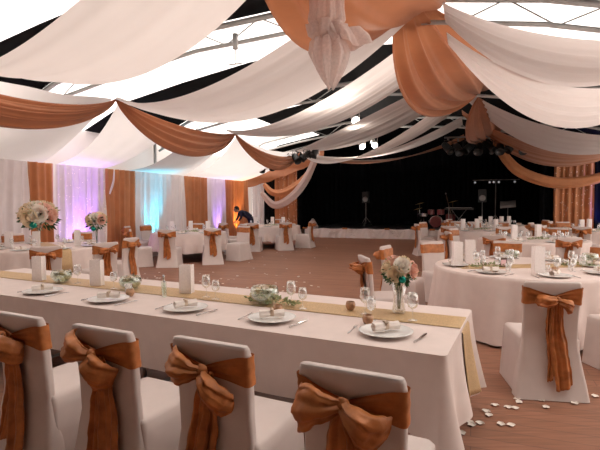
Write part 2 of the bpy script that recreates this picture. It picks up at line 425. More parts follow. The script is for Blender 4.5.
swag('copper_swag', CD, T(ND[2], NP, NZ), T(ND[3], NP, NZ), .42, .92, .15, 'copper swag above the golden curtain, ending at black spotlights', 'drape', gs, seed=3)
H1, H2, H3 = T(7.4, -.58, 4.55), T(12.8, .07, 4.26), T(18.5, .44, 3.94)
gh = 'copper drapes hanging along the middle of the roof'
swag('copper_drape', CD, T(2.6, -1.4, 4.3), H1+Vector((0, 0, .08)), .55, 1.12, .12, 'big copper drape overhead behind the tulle bundle', 'drape', gh, wide=1.15, w1=.5, seed=4, side=-PX, folds=3, fold=.04)
swag('copper_drape', CD, H1+Vector((-.1, 0, .0)), H2+Vector((0,0,.15)), .20, .98, .12, 'long copper drape hanging from the zigzag truss, lowest in the middle', 'drape', gh, w0=.5, wide=1.2, seed=5, side=-PX, folds=4, fold=.07)
swag('copper_drape', CD, H2, H3, .12, .50, .12, 'small copper drape hanging down onto the black spotlights', 'drape', gh, wide=1.0, seed=6, side=-PX, folds=4, fold=.06)

# sheets falling from the hanging points to the top of the side curtains
def eave_sheet(t0, t1, e0, e1, label, sag=.28, seed=0, mat='swath_white', ez=ET):
    org = T((t0+t1)/2, NP, NZ); rnd = random.Random(seed); ph = rnd.uniform(0, 6)
    def fn(u, v):     # u down from node line to eave, v along tent
        a = (t0+(t1-t0)*v)*(1-u)+(e0+(e1-e0)*v)*u
        a += .25*(.5-v)*sin(PI*u)
        p = NP*(1-u)+(WL+.12)*u; z = NZ*(1-u)+ez*u-sag*4*u*(1-u)*(.7+.3*sin(PI*v))
        tt = (t0+(t1-t0)*v)
        k = 4*((tt-2.6) % 5.1)/5.1*(1-((tt-2.6) % 5.1)/5.1)
        z -= .25*k*(1-u)
        z += .012*sin(v*22+ph)*(1-u)
        return T(a, p, z)-org
    o = MB().grid(fn, 20, 40).build('eave_sheet', M[mat], loc=org)
    return tag(o, label, 'ceiling drape', 'white sheets slung down to the side curtains')
eave_sheet(2.8, 7.6, 3.4, 8.3, 'white sheet sloping down above the nearest white curtain', seed=1)
eave_sheet(7.8, 9.9, 8.75, 10.3, 'white sheet sloping down above the purple-lit curtain', seed=2)
eave_sheet(10.6, 12.7, 11.3, 14.1, 'white sheet sloping down above the cyan-lit curtain', seed=3)
eave_sheet(12.95, 18.2, 14.6, 18.6, 'white sheet sloping down above the violet-lit curtain', seed=4)
# copper corner valance from the node to the stage corner
org = T(19.4, -6.3, 3.9)
MB().grid(lambda u, v: T(19.5, -6.2-4.0*u, 3.95-1.05*u-.12*sin(PI*u)-(.42+.22*u)*v+.02*sin(u*30+v*4))+AX*(.05*sin(v*5+u*12))-org, 30, 10)\
    .build('copper_corner_valance', CD, loc=org)
tag(bpy.data.objects['copper_corner_valance'], 'copper valance sloping over the corner behind black spotlights', 'drape')

# rope-like swags in front of the stage corners
def rope(name, mat, pts, r, label, cat='drape', lobes=5, group=None, seed=0):
    pts = [Vector(p) for p in pts]; org = pts[0].copy(); n = 44
    def cr(t):
        t *= len(pts)-1; i = min(int(t), len(pts)-2); f = t-i
        P = [pts[max(i-1, 0)], pts[i], pts[i+1], pts[min(i+2, len(pts)-1)]]
        return .5*((2*P[1])+(-P[0]+P[2])*f+(2*P[0]-5*P[1]+4*P[2]-P[3])*f*f+(-P[0]+3*P[1]-3*P[2]+P[3])*f**3)
    def fn(u, v):
        c = cr(u); d = (cr(min(1, u+.01))-cr(max(0, u-.01))).normalized()
        a = d.cross(Vector((0, 0, 1))).normalized(); b_ = a.cross(d)
        t = 2*PI*v; rr = r*(.45+.55*sin(PI*u)**.6)*(1+.16*sin(lobes*t+u*5+seed))
        return c+a*cos(t)*rr*.55+b_*sin(t)*rr - org
    return tag(MB().grid(fn, n, 40, True).build(name, mat, loc=org), label, cat, group)
rope('copper_rope_drape', M['copper_curtain'], [T(19.2, .74, 3.94), T(19.2, 1.15, 3.2), T(19.2, 1.75, 2.65), T(19.2, 2.9, 2.27), T(19.2, 4.2, 2.42), T(19.2, 5.2, 2.9)], .19,
     'copper rope-like drape sagging across the stage-side curtain', seed=1)
rope('copper_rope_drape', M['copper_curtain'], [T(19.15, -6.3, 3.75), T(19.15, -6.9, 2.75), T(19.15, -7.8, 2.12), T(19.15, -8.5, 2.05), T(19.15, -8.95, 2.45)], .15,
     'copper rope-like drape looped over the tulle at the stage corner', seed=2)
rope('tulle_drape', M['tulle'], [T(19.0, -6.3, 3.85), T(19.0, -6.8, 2.7), T(19.0, -7.5, 1.85), T(19.0, -8.35, 1.48), T(19.0, -9.0, 2.05)], .17,
     'ivory tulle drape looping below the copper one at the stage corner', seed=3)
rope('hanging_ribbon', M['swath_white'], [T(10.45, WL+.35, 2.55), T(10.35, WL+.4, 2.2), T(10.2, WL+.4, 1.85)], .035, 'thin pale ribbon hanging at the edge of the copper curtain', 'ribbon', seed=4)

# hanging tulle bundle
def tulle_bundle():
    o = empty('tulle_bundle', (0.26, 4.5, 2.80))
    def skirt(prof, wob, name, k=9, tilt=(0, 0), ph=0.0, tip=0.0):
        def fn(u, v):
            z, r = None, None
            t = u*(len(prof)-1); i = min(int(t), len(prof)-2); f = t-i
            z = prof[i][1]*(1-f)+prof[i+1][1]*f; r = prof[i][0]*(1-f)+prof[i+1][0]*f
            th = 2*PI*v; rr = r*(1+wob*sin(k*th+ph+u*2)+.5*wob*sin(k*1.9*th+2*ph))
            return (rr*cos(th)+tilt[0]*u+tip*u*cos(th*2), rr*.7*sin(th)+tilt[1]*u, z+wob*.15*u*sin(3*th+ph))
        MB().grid(fn, 18, 96, True).build(name, M['tulle'], o)
    skirt([(.16, 1.15), (.155, .95), (.15, .62), (.165, .50), (.09, .42)], .12, 'hanging_length')
    skirt([(.05, .42), (.17, .48), (.16, .36), (.05, .30)], .18, 'knot', 7)
    skirt([(.04, .40), (.13, .32), (.16, .20), (.12, .06), (.07, -.04), (.02, -.12)], .24, 'tail', 7, (.04, 0), 0, .02)
    skirt([(.04, .40), (.10, .40), (.15, .44), (.17, .36), (.15, .28)], .24, 'flounce', 6, (.20, 0), 1.0, .05)
    return tag(o, 'ivory tulle bundle hanging knotted from the ceiling over the room', 'decoration')
tulle_bundle()

# ------------------------------------------------------------------ chairs
def lerp_tab(tab, z):
    for (z0, a), (z1, b_) in zip(tab, tab[1:]):
        if z <= z1: return a+(b_-a)*(z-z0)/(z1-z0)
    return tab[-1][1]
HW = [(0, .275), (.12, .262), (.30, .232), (.47, .208), (.62, .206), (.80, .212), (.93, .216)]
YB = [(0, -.350), (.20, -.300), (.47, -.258), (.70, -.275), (.93, -.312)]
def rrect(hx, y0, y1, r, n=5):
    pts = []
    for cx, cy, a0 in ((hx-r, y1-r, 0), (-hx+r, y1-r, PI/2), (-hx+r, y0+r, PI), (hx-r, y0+r, 1.5*PI)):
        for k in range(n+1):
            t = a0+PI/2*k/n; pts.append((cx+r*cos(t), cy+r*sin(t)))
    return pts
def loft(b, secs, cap_top=True, cap_bot=False):
    n = len(secs[0]); vs = [p for s in secs for p in s]
    fs = [(i*n+k, i*n+(k+1) % n, (i+1)*n+(k+1) % n, (i+1)*n+k) for i in range(len(secs)-1) for k in range(n)]
    if cap_top: fs.append(tuple(range((len(secs)-1)*n, len(secs)*n)))
    if cap_bot: fs.append(tuple(reversed(range(n))))
    b.add(vs, fs); return b
def back_cover_mb():
    b = MB(); secs = []
    for z in [0.005, .06, .12, .2, .3, .4, .47, .55, .62, .7, .8, .88, .915, .93]:
        hw = lerp_tab(HW, z); yb = lerp_tab(YB, z); th = .055 if z > .47 else .055+.10*(1-z/.47)
        if z > .9: hw -= (z-.9)*.35; yb += (z-.9)*.25; th -= (z-.9)*.5
        sec = []
        for i, (x, y) in enumerate(rrect(hw, yb, yb+th, .02 if z > .45 else .03)):
            crown = .012*(1-(x/.22)**2) if z > .85 else 0
            wob = .005*sin(x*26+z*9)*(1 if z < .45 else .35)
            sec.append((x, y+wob, z+crown))
        secs.append(sec)
    return loft(b, secs)
def seat_cover_mb():
    b = MB(); secs = []
    for z, hx, y0, y1, r in ((.005, .252, -.27, .262, .03), (.10, .246, -.26, .256, .03), (.25, .236, -.25, .246, .03), (.40, .228, -.24, .238, .03), (.455, .226, -.24, .236, .03), (.474, .214, -.24, .222, .03), (.480, .18, -.22, .19, .03)):
        secs.append([(x+.004*sin(y*40+z*10), y+.004*sin(x*35+z*7), z) for x, y in rrect(hx, y0, y1, r)])
    return loft(b, secs)
def band_mb():
    b = MB(); secs = []
    for k in range(11):
        q = k/10; sec = []
        zz = .74+.12*q; hw = lerp_tab(HW, zz)+.007; yb = lerp_tab(YB, zz)-.007
        for x, y in rrect(hw, yb, yb+.069, .022, 5): sec.append([x, y, q])
        # more points along the rear face
        out = []
        for i, p in enumerate(sec):
            out.append(p); nx = sec[(i+1) % len(sec)]
            if abs(p[0]-nx[0]) > .2:
                for t in range(1, 16): out.append([p[0]+(nx[0]-p[0])*t/16, p[1], q])
        res = []
        for x, y, q in out:
            rear = y < yb+.02
            f = min(1, abs(x)/.19) if rear else 1
            hh = .045+.095*f; zc = .812+.012*f
            z = zc+(q-.5)*hh+.004*sin(x*16)
            yy = y-(.010*sin(q*19+.6)*(1.15-f)+.004*sin(q*31)+.012*(1-f) if rear else 0)
            res.append((x*(1+.006*sin(q*14)), yy-(0 if not rear else .004), z))
        secs.append(res)
    n = len(secs[0]); vs = [p for s in secs for p in s]
    b.add(vs, [(i*n+k, i*n+(k+1) % n, (i+1)*n+(k+1) % n, (i+1)*n+k) for i in range(10) for k in range(n)])
    return b
def loop_mb(kx, kz, ln, ang, hgt, droop, seed):
    """a puffed bow loop leaving the knot at angle ang (0 = +x), seen from behind the chair"""
    rnd = random.Random(seed); ph = rnd.uniform(0, 6)
    b = MB()
    def fn(u, v):
        d = ln*u; an = ang; cx = kx+d*cos(an); cz = kz+d*sin(an)-droop*u*u
        H = .018+(hgt-.018)*min(1, u*1.25)**.8
        Tt = .012+.040*sin(PI*min(1, u*.93))**.8
        if u > .93: Tt *= .45; H *= .97
        th = 2*PI*v; q = sin(th); w = cos(th)
        nx, nz = -sin(an), cos(an)
        pleat = .010*sin(q*6+ph)*(1-.3*u)+.005*sin(q*13+ph*2)
        y = -.335-.012-Tt*.9 - Tt*w*(1 if w > 0 else .5) - (pleat if w > 0 else 0)
        e = .02*(q*q)*u
        return (cx+nx*H*q-e*cos(an), y+ (.04*u*u if u > .5 else .04*u*u), cz+nz*H*q-e*sin(an))
    b.grid(fn, 22, 44, True)
    crumple(b, .016, 14, seed)
    return b
def crumple(b, amp, fr, seed):
    for i, p in enumerate(b.v):
        q = Vector(p); d = noise.noise_vector(q*fr+Vector((seed*3.1, 0, 0)))+.5*noise.noise_vector(q*fr*2.3+Vector((0, seed*1.7, 0)))
        b.v[i] = (q.x+d.x*amp*.7, q.y-abs(d.y)*amp*.9, q.z+d.z*amp*.7)
def tail_mb(kx, kz, x1, z1, w1, seed, lay=0.0):
    rnd = random.Random(seed); ph = rnd.uniform(0, 6)
    b = MB()
    def fn(u, v):
        z = kz+(z1-kz)*u; x = kx+(x1-kx)*u**.8+.010*sin(u*6+ph)
        w = .026+(w1-.026)*min(1, u*2.2)**.7; q = 2*v-1
        z += .03*q*q*u-.015*abs(q)*u + (.025*q*u**4)
        y = min(lerp_tab(YB, max(0, z))-.020, -.315+.06*(1-u)) - lay - .012*cos(q*5+ph+u*2)*(.5+.5*u)-.006*sin(q*11+ph)
        return (x+q*w, y, z)
    b.grid(fn, 34, 22)
    crumple(b, .012, 9, seed)
    return b
def chair_maker(var):
    def mk():
        o = empty('banquet_chair')
        MBs = CH_MESH
        for nm, mesh, mat in MBs:
            ob = bpy.data.objects.new(nm, mesh); COL.objects.link(ob); ob.parent = o
        s = bpy.data.objects.new('sash', SASH_MESH); COL.objects.link(s); s.parent = o
        kx, kz = var['k']
        for i, (ln, ang, h, dr) in enumerate(var['loops']):
            loop_mb(kx, kz, ln, math.radians(ang), h, dr, var['seed']+i).build('bow_loop', M['copper'], s)
        kb = MB(); kb.ball((kx, -.362, kz), .03, 10, (.9, .8, 1.15)); 
        for i in range(len(kb.v)):
            x, y, z = kb.v[i]; kb.v[i] = (x+.003*sin(z*160), y+.003*sin(z*210), z)
        kb.build('knot', M['copper'], s)
        for i, (x1, z1, w1) in enumerate(var['tails']):
            tail_mb(kx+(.012 if i else -.012), kz-.01, x1, z1, w1, var['seed']+5+i, .012*i).build('tail', M['copper'], s, solid=.003)
        return o
    return mk
_t = back_cover_mb().build('back_cover', M['cover']); _t2 = seat_cover_mb().build('seat_cover', M['cover']); _t3 = band_mb().build('sash', M['copper'])
CH_MESH = [('back_cover', _t.data, 0), ('seat_cover', _t2.data, 0)]; SASH_MESH = _t3.data
for _o in (_t, _t2, _t3): bpy.data.objects.remove(_o)
VAR = {
 'c1': dict(k=(-.03, .82), loops=[(.13, 195, .085, .02), (.13, -15, .07, .07)], tails=[(-.10, .20, .055), (.0, .14, .07)], seed=1),
 'c2': dict(k=(.01, .815), loops=[(.19, 165, .080, .01), (.13, -38, .085, .05)], tails=[(-.075, .15, .045), (.07, .13, .075)], seed=2),
 'c3': dict(k=(.015, .82), loops=[(.20, 178, .082, .0), (.15, -30, .06, .09)], tails=[(-.05, .12, .075), (-.10, .30, .05)], seed=3),
 'c4': dict(k=(0, .825), loops=[(.21, 180, .095, .05), (.17, -26, .080, .03)], tails=[(-.03, .2, .085), (.09, .30, .05)], seed=4),
 'r1': dict(k=(.01, .80), loops=[(.145, 177, .052, .015), (.125, -14, .058, .035)], tails=[(-.015, .16, .032), (.065, .10, .065)], seed=5),
 'g1': dict(k=(0, .812), loops=[(.14, 172, .055, .03), (.14, 4, .055, .03)], tails=[(-.045, .26, .045), (.05, .22, .05)], seed=6),
}
CHP = {k: Proto(chair_maker(v)) for k, v in VAR.items()}
def chair(var, x, y, face, label, group=None):
    """face: direction (vector) the sitter looks"""
    rz = math.atan2(-face[0], face[1])
    return CHP[var].put((x, y, 0), rz, label, 'chair', group)

EV = Vector((-.8945, .447, 0)); NV = Vector((.447, .8945, 0))
gN = 'covered chairs along the long table'
for var, (l, r), lab in (
    ('c1', ((-22, 303), (42, 321)), 'white covered chair with drooping copper bow, cut by the frame edge'),
    ('c2', ((70, 325), (136, 337)), 'white covered chair at the long table, second from the frame edge, two long sash tails'),
    ('c3', ((173, 337), (250, 352)), 'white covered chair at the long table with one wide copper sash tail'),
    ('c4', ((298, 365), (408, 383)), 'white covered chair nearest the camera with big copper bow')):
    A_, B_ = at(*l, .92), at(*r, .92); mid = (A_+B_)/2
    if var == 'c1': mid = B_+EV*.215
    c = mid+NV*.285
    chair(var, c.x, c.y, NV, lab, gN)

# ------------------------------------------------------------------ long table
PC = Vector((.76, 2.40, 0)); TL, TW, TH = 5.4, 1.16, .755
def L(e, v, z=0.0): return PC+EV*e+NV*v+Vector((0, 0, z))
# local frame of the long table: origin at the front corner, +x along EV, y along NV
RZL = math.atan2(EV.y, EV.x)      # local x -> EV ; local y -> -NV
def TLc(e, v, z): # local coords under rotation RZL: x=e, y = -v
    return (e, -v, z)
def long_table():
    o = empty('folding_table', PC, RZL)
    MB().box((TL/2, -TW/2, .735), (TL-.04, TW-.04, .03)).build('tabletop', M['wood_dark'], o, smooth=False, bevel=.004)
    for e in (.34, 1.78, 2.42, 3.9, 4.4):
        fr = MB()
        fr.tube([TLc(e, .10, .03), TLc(e, TW-.10, .03)], .017, 8)
        fr.tube([TLc(e, .28, .03), TLc(e, .28, .72)], .014, 8); fr.tube([TLc(e, TW-.28, .03), TLc(e, TW-.28, .72)], .014, 8)
        f = fr.build('leg', M['grey_metal'], o)
        for v in (.10, TW-.10):
            MB().tube([TLc(e, v-.05, .03), TLc(e, v+.05, .03)], .027, 10).build('end_cap', M['black_plastic'], f)
    tag(o, 'long table with grey legs and black feet under the white cloth', 'table')
long_table()
def rect_cloth():
    b = MB(); per = []; r = .035
    def arc(cx, cy, a0, n=10):
        for k in range(n+1):
            t = a0-PI/2*k/n; per.append((cx+r*cos(t), cy+r*sin(t), cos(t), sin(t), 1))
    # local: x=e (0..TL), y=-v (0..-TW); start at the left-front, walk front edge to the right end (e->0)
    x0, x1, y0, y1 = -.012, TL+.012, .012, -TW-.012
    n = 110
    for k in range(n): per.append((x1-(x1-x0-r)*k/n, y0, 0, 1, 0))
    arc2 = []
    for k in range(11):
        t = PI/2+PI/2*k/10; per.append((x0+r+r*cos(t), y0-r+r*sin(t), cos(t), sin(t), 1))
    for k in range(1, 40): per.append((x0, y0-r+(y1-y0+2*r)*k/40, -1, 0, 2))
    for k in range(11):
        t = PI+PI/2*k/10; per.append((x0+r+r*cos(t), y1+r+r*sin(t), cos(t), sin(t), 3))
    for k in range(1, n): per.append((x0+r+(x1-x0-r)*k/n, y1, 0, -1, 4))
    rows = 14; N = len(per); vs = []; s = 0; last = None; S_ = []
    for q in per:
        if last: s += math.hypot(q[0]-last[0], q[1]-last[1])
        last = q; S_.append(s)
    for j in range(rows+1):
        t = j/rows
        for i, (x, y, nx, ny, kd) in enumerate(per):
            si = S_[i]
            e = max(0, x); cF = math.exp(-(e/.16)**2)       # nearness to the right end on the long sides
            if kd in (0, 4): drop = .385+.16*cF; fl = .015+.05*cF+.006*sin(si*9)
            elif kd == 2:
                vv = -y/TW; drop = .50+.10*(abs(vv-.5)*2)**3; fl = .03+.035*sin(vv*17+1)*(1)+.02
            else: drop = .56; fl = .11
            w = t**1.4
            vs.append((x+nx*fl*w, y+ny*fl*w, TH-drop*t-(.004 if 0 < j else 0)+(0 if j else .0)))
    # rounded shoulder
    fs = [(j*N+i, j*N+i+1, (j+1)*N+i+1, (j+1)*N+i) for j in range(rows) for i in range(N-1)]
    b.add(vs, fs); b.add([(x, y, TH) for x, y, *_ in per], [tuple(range(N))])
    o = b.build('tablecloth', M['cloth'], loc=PC, rz=RZL)
    tag(o, 'white cloth covering the long table, corner hanging down at its end', 'tablecloth')
rect_cloth()
def runner_strip():
    b = MB(); v0, v1 = .57, .89; nt = 60; nd = 14
    def fn(u, v):
        i = int(round(u*(nt+nd))); vv = v0+(v1-v0)*v
        if i <= nt: return (TL-TL*i/nt, -vv, TH+.004)
        t = (i-nt)/nd*.98; f = vv/TW
        drop = .50+.10*(abs(f-.5)*2)**3; fl = .05+.035*sin(f*17+1)
        return (-.012-fl*t**1.4-.008-.006*t, -vv, TH-drop*t+.002)
    b.grid(fn, nt+nd, 16)
    return tag(b.build('table_runner', M['runner'], loc=PC, rz=RZL, solid=.002), 'gold glitter runner lying along the long table', 'table runner')
runner_strip()

# ------------------------------------------------------------------ tableware prototypes
def mk_plate2():
    b = MB().lathe([(.001, .004), (.085, .004), (.098, .006), (.145, .017), (.163, .021), (.166, .0235), (.161, .025), (.144, .0215), (.097, .0105), (.088, .009), (.001, .009)], 40)
    return b.build('dinner_plate', M['porcelain'])
def mk_napkin():
    o = empty('rolled_napkin'); b = MB()
    def fn(u, v):
        t = 2*PI*v; r = .026*(1-.28*math.exp(-((u-.5)/.10)**2))*(1+.12*sin(5*t+u*4))*(1+.25*abs(u-.5))
        return (-.085+.17*u, r*cos(t), .026+r*sin(t)*.85)
    b.grid(fn, 24, 28, True); b.build('napkin', M['satin_napkin'], o)
    rb = MB().grid(lambda u, v: (-.012+.024*u, .0245*cos(2*PI*v), .026+.022*sin(2*PI*v)), 2, 20, True)
    for sx in (-1, 1): rb.ball((0, sx*.016, .053), .013, 8, (1, 1.3, .6))
    rb.build('ribbon', M['ribbon'], o)
    return o
def mk_fork():
    b = MB(); b.tube([(0, -.10, .004), (0, 0, .005), (0, .045, .003)], [.004, .0028, .0035], 8)
    b.box((0, .055, .004), (.022, .022, .002))
    for x in (-.009, -.003, .003, .009): b.tube([(x, .065, .004), (x, .105, .006)], [.0018, .001], 6)
    return b.build('fork', M['steel'])
def mk_knife():
    b = MB(); b.tube([(0, -.12, .006), (0, -.02, .006)], [.006, .0045], 8)
    b.add([(-.006, -.02, .005), (.009, -.02, .005), (.010, .07, .005), (.002, .105, .005), (-.006, .08, .005),
           (-.006, -.02, .008), (.009, -.02, .006), (.010, .07, .006), (.002, .105, .006), (-.006, .08, .008)],
          [(0, 1, 2, 3, 4), (9, 8, 7, 6, 5), (0, 5, 6, 1), (1, 6, 7, 2), (2, 7, 8, 3), (3, 8, 9, 4), (4, 9, 5, 0)])
    return b.build('knife', M['steel'], smooth=False)
def mk_wine(h=.19, r=.038, name='wine_glass'):
    def f():
        o = empty(name); b = MB()
        b.lathe([(.001, h*.42), (.012, h*.425), (r*.8, h*.5), (r, h*.63), (r*.97, h*.8), (r*.80, h), (r*.78, h), (r*.95, h*.8), (r*.97, h*.63), (r*.77, h*.505), (.001, h*.435)], 20)
        b.build('bowl', M['glass'], o)
        MB().lathe([(.033, .001), (.033, .003), (.008, .008), (.004, .02), (.0035, h*.40), (.008, h*.43)], 16).build('stem', M['glass'], o)
        return o
    return f
def mk_tumbler():
    return MB().lathe([(.001, .001), (.028, .001), (.036, .09), (.034, .09), (.027, .008), (.001, .008)], 20).build('tumbler', M['glass'])
def mk_bag(w=.115, h=.25):
    def f():
        o = empty('paper_lantern'); b = MB(); d = w*.62
        # folded paper bag with scalloped top and lace rows
        def fn(u, v):
            t = v*4; i = int(t) % 4; f = t-int(t); x = [-w/2, w/2, w/2, -w/2]; y = [-d/2, -d/2, d/2, d/2]
            X = x[i]+(x[(i+1) % 4]-x[i])*f; Y = y[i]+(y[(i+1) % 4]-y[i])*f
            if i in (1, 3): X *= 1-.12*sin(PI*f)
            zz = h*u+(.006*abs(sin(f*PI*5)) if u > .99 else 0)
            return (X*(1-.03*u), Y*(1-.03*u), zz)
        b.grid(fn, 10, 40, True); b.build('bag', M['paper'], o, smooth=False)
        MB().lathe([(.02, .003), (.02, .03), (.001, .031)], 14).build('tea_light', M['candle'], o)
        return o
    return f
def mk_votive():
    o = empty('votive_holder')
    MB().lathe([(.001, .001), (.022, .001), (.034, .02), (.037, .04), (.030, .062), (.028, .062), (.034, .04), (.031, .02), (.02, .006), (.001, .006)], 20).build('holder', M['amber_glass'], o)
    MB().lathe([(.022, .008), (.022, .03), (.001, .031)], 14).build('candle', M['candle'], o)
    return o
def rose_mb(r, seed=0):
    rnd = random.Random(seed); b = MB()
    for ring, (n, rr, hh, open_) in enumerate(((3, .35, .95, .15), (4, .6, .9, .45), (5, .85, .78, .85), (6, 1.05, .55, 1.25))):
        for k in range(n):
            a0 = 2*PI*k/n+ring*.7+rnd.uniform(-.15, .15)
            wd = 2*PI/n*.72
            def fn(u, v, a0=a0, wd=wd, rr=rr, hh=hh, op=open_):
                a = a0+(v-.5)*2*wd*(.55+.45*sin(PI*min(1, u*.9+.1)))
                q = rr*r*(.25+.75*sin(u*PI/2)**.8)+ (op*.16*r*u**4)
                z = -.35*r+(hh+.35)*r*u*(1-.12*(2*v-1)**2) - op*.22*r*u**5
                return (q*cos(a), q*sin(a), z)
            b.grid(fn, 5, 6)
    b.ball((0, 0, .15*r), .32*r, 6, (1, 1, 1.7))
    return b
ROSE = {}
def rose_mesh(mat, seed):
    key = (mat, seed)
    if key not in ROSE:
        o = rose_mb(1.0, seed).build('rose', M[mat]); ROSE[key] = o.data; bpy.data.objects.remove(o)
    return ROSE[key]
def put_rose(parent, p, r, mat, seed, d=None):
    o = bpy.data.objects.new('rose', rose_mesh(mat, seed % 3)); COL.objects.link(o); o.parent = parent
    o.location = p; o.scale = (r, r, r)
    d = Vector(d if d else (0, 0, 1)).normalized()
    o.rotation_mode = 'QUATERNION'; o.rotation_quaternion = Vector((0, 0, 1)).rotation_difference(d)
    return o
def leaf_cloud(n, rad, c, ln, seed, low=-1.0):
    rnd = random.Random(seed); b = MB()
    for k in range(n):
        d = Vector((rnd.gauss(0, 1), rnd.gauss(0, 1), rnd.gauss(0, .8))).normalized()
        if d.z < low: d.z = low
        base = Vector(c)+Vector((d.x*rad[0], d.y*rad[1], d.z*rad[2]))*rnd.uniform(.6, 1)
        s = d.cross(Vector((rnd.uniform(-1, 1), rnd.uniform(-1, 1), rnd.uniform(-1, 1)))).normalized(); l = ln*rnd.uniform(.6, 1.2)
        tip = base+d*l; m1 = base+d*l*.5
        nn = d.cross(s)*l*.08
        b.add([base, m1+s*l*.24+nn, tip, m1-s*l*.24+nn, m1-nn*1.2], [(0, 1, 4), (1, 2, 4), (2, 3, 4), (3, 0, 4)])
    return b
def mk_bouquet(stem_h, R, nroses, seed, ball_at=(.0, -.09, -.03), vase='trumpet'):
    def f():
        o = empty('rose_bouquet'); rnd = random.Random(seed)
        if vase == 'trumpet':
            v = MB().lathe([(.001, .002), (.05, .002), (.05, .008), (.012, .02), (.011, stem_h*.45), (.02, stem_h*.7), (.045, stem_h*.98), (.043, stem_h*.98), (.018, stem_h*.7), (.006, stem_h*.45), (.001, .03)], 20).build('vase', M['glass'], o)
        else:
            v = MB().lathe([(.001, .002), (.045, .002), (.05, .02), (.04, stem_h*.5), (.055, stem_h*.95), (.053, stem_h*.95), (.036, stem_h*.5), (.045, .025), (.001, .012)], 20).build('vase', M['glass'], o)
        st = MB()
        for k in range(7):
            a = 2*PI*k/7; st.tube([(.008*cos(a), .008*sin(a), .03), (.02*cos(a+1), .02*sin(a+1), stem_h*.8), (.5*R*cos(a+1), .5*R*sin(a+1), stem_h+R*.2)], .003, 5)
        st.build('stems', M['leaf'], o)
        for k in range(nroses):
            ga = k*2.39996; zz = 1-(k+.5)/nroses*1.25; rr = math.sqrt(max(0, 1-zz*zz))
            d = Vector((rr*cos(ga), rr*sin(ga), zz))
            put_rose(o, Vector((d.x*R*.72, d.y*R*.72, stem_h+R*.55+d.z*R*.55)), R*rnd.uniform(.36, .46), ['rose_cream', 'rose_pink', 'rose_white', 'rose_cream'][k % 4], k, d)
        lf = leaf_cloud(90, (R*.85, R*.85, R*.6), (0, 0, stem_h+R*.35), R*.42, seed).build('leaves', M['leaf'], o); tag(lf, kind='stuff')
        lf = leaf_cloud(110, (R*1.0, R*1.0, R*.8), (0, 0, stem_h+R*.55), R*.22, seed+1).build('pale_sprigs', M['leaf_pale'], o); tag(lf, kind='stuff')
        MB().ball((ball_at[0], ball_at[1], stem_h+ball_at[2]), R*.22, 14).build('teal_ball', M['teal'], o)
        return o
    return f
def mk_bowl():
    o = empty('flower_bowl')
    MB().lathe([(.001, .003), (.045, .003), (.085, .03), (.105, .065), (.095, .105), (.088, .118), (.085, .118), (.092, .103), (.101, .065), (.082, .033), (.043, .008), (.001, .008)], 28).build('bowl', M['green_glass'], o)
    for k in range(5):
        a = 2*PI*k/5; rr = .045 if k else 0
        put_rose(o, Vector((rr*cos(a), rr*sin(a), .085+.01*(k == 0))), .036, ['rose_white', 'rose_cream'][k % 2], k, (cos(a)*.4, sin(a)*.4, 1))
    tag(leaf_cloud(70, (.07, .07, .05), (0, 0, .06), .035, 5).build('greenery', M['leaf_pale'], o), kind='stuff')
    return o
def mk_bottle(name='spirit_bottle', h=.17, r=.022, mat='green_glass'):
    def f():
        o = empty(name)
        MB().lathe([(.001, .001), (r, .001), (r, h*.6), (r*.4, h*.75), (r*.38, h*.9), (r*.001, h*.9)], 16).build('body', M[mat], o)
        MB().lathe([(r*.45, h*.88), (r*.45, h), (.001, h)], 12).build('cap', M['steel'], o)
        return o
    return f
def mk_garland():
    b = leaf_cloud(150, (.26, .045, .02), (0, 0, .025), .045, 12, -.1)
    return b.build('greenery_garland', M['leaf_pale'])
def mk_frame():
    o = empty('table_sign'); 
    MB().box((0, 0, .06), (.11, .016, .115)).build('frame', M['wood_dark'], o, smooth=False, bevel=.003)
    MB().box((0, -.009, .06), (.07, .003, .07)).build('card', M['pink_card'], o, smooth=False)
    MB().box((0, .03, .035), (.02, .05, .06)).build('stand', M['wood_dark'], o, smooth=False)
    return o
PR = dict(plate=Proto(mk_plate2), napkin=Proto(mk_napkin), fork=Proto(mk_fork), knife=Proto(mk_knife), wine=Proto(mk_wine()),
          water=Proto(mk_wine(.16, .034, 'water_glass')), tumbler=Proto(mk_tumbler), bag=Proto(mk_bag()), bagT=Proto(mk_bag(.12, .31)), votive=Proto(mk_votive),
          bowl=Proto(mk_bowl), bottle=Proto(mk_bottle()), frame=Proto(mk_frame), garland=Proto(mk_garland))
ZT = TH+.0045     # top of the long table's cloth
ZR = TH+.009      # top of the runner
def LP(e, v, z): return L(e, v, z)

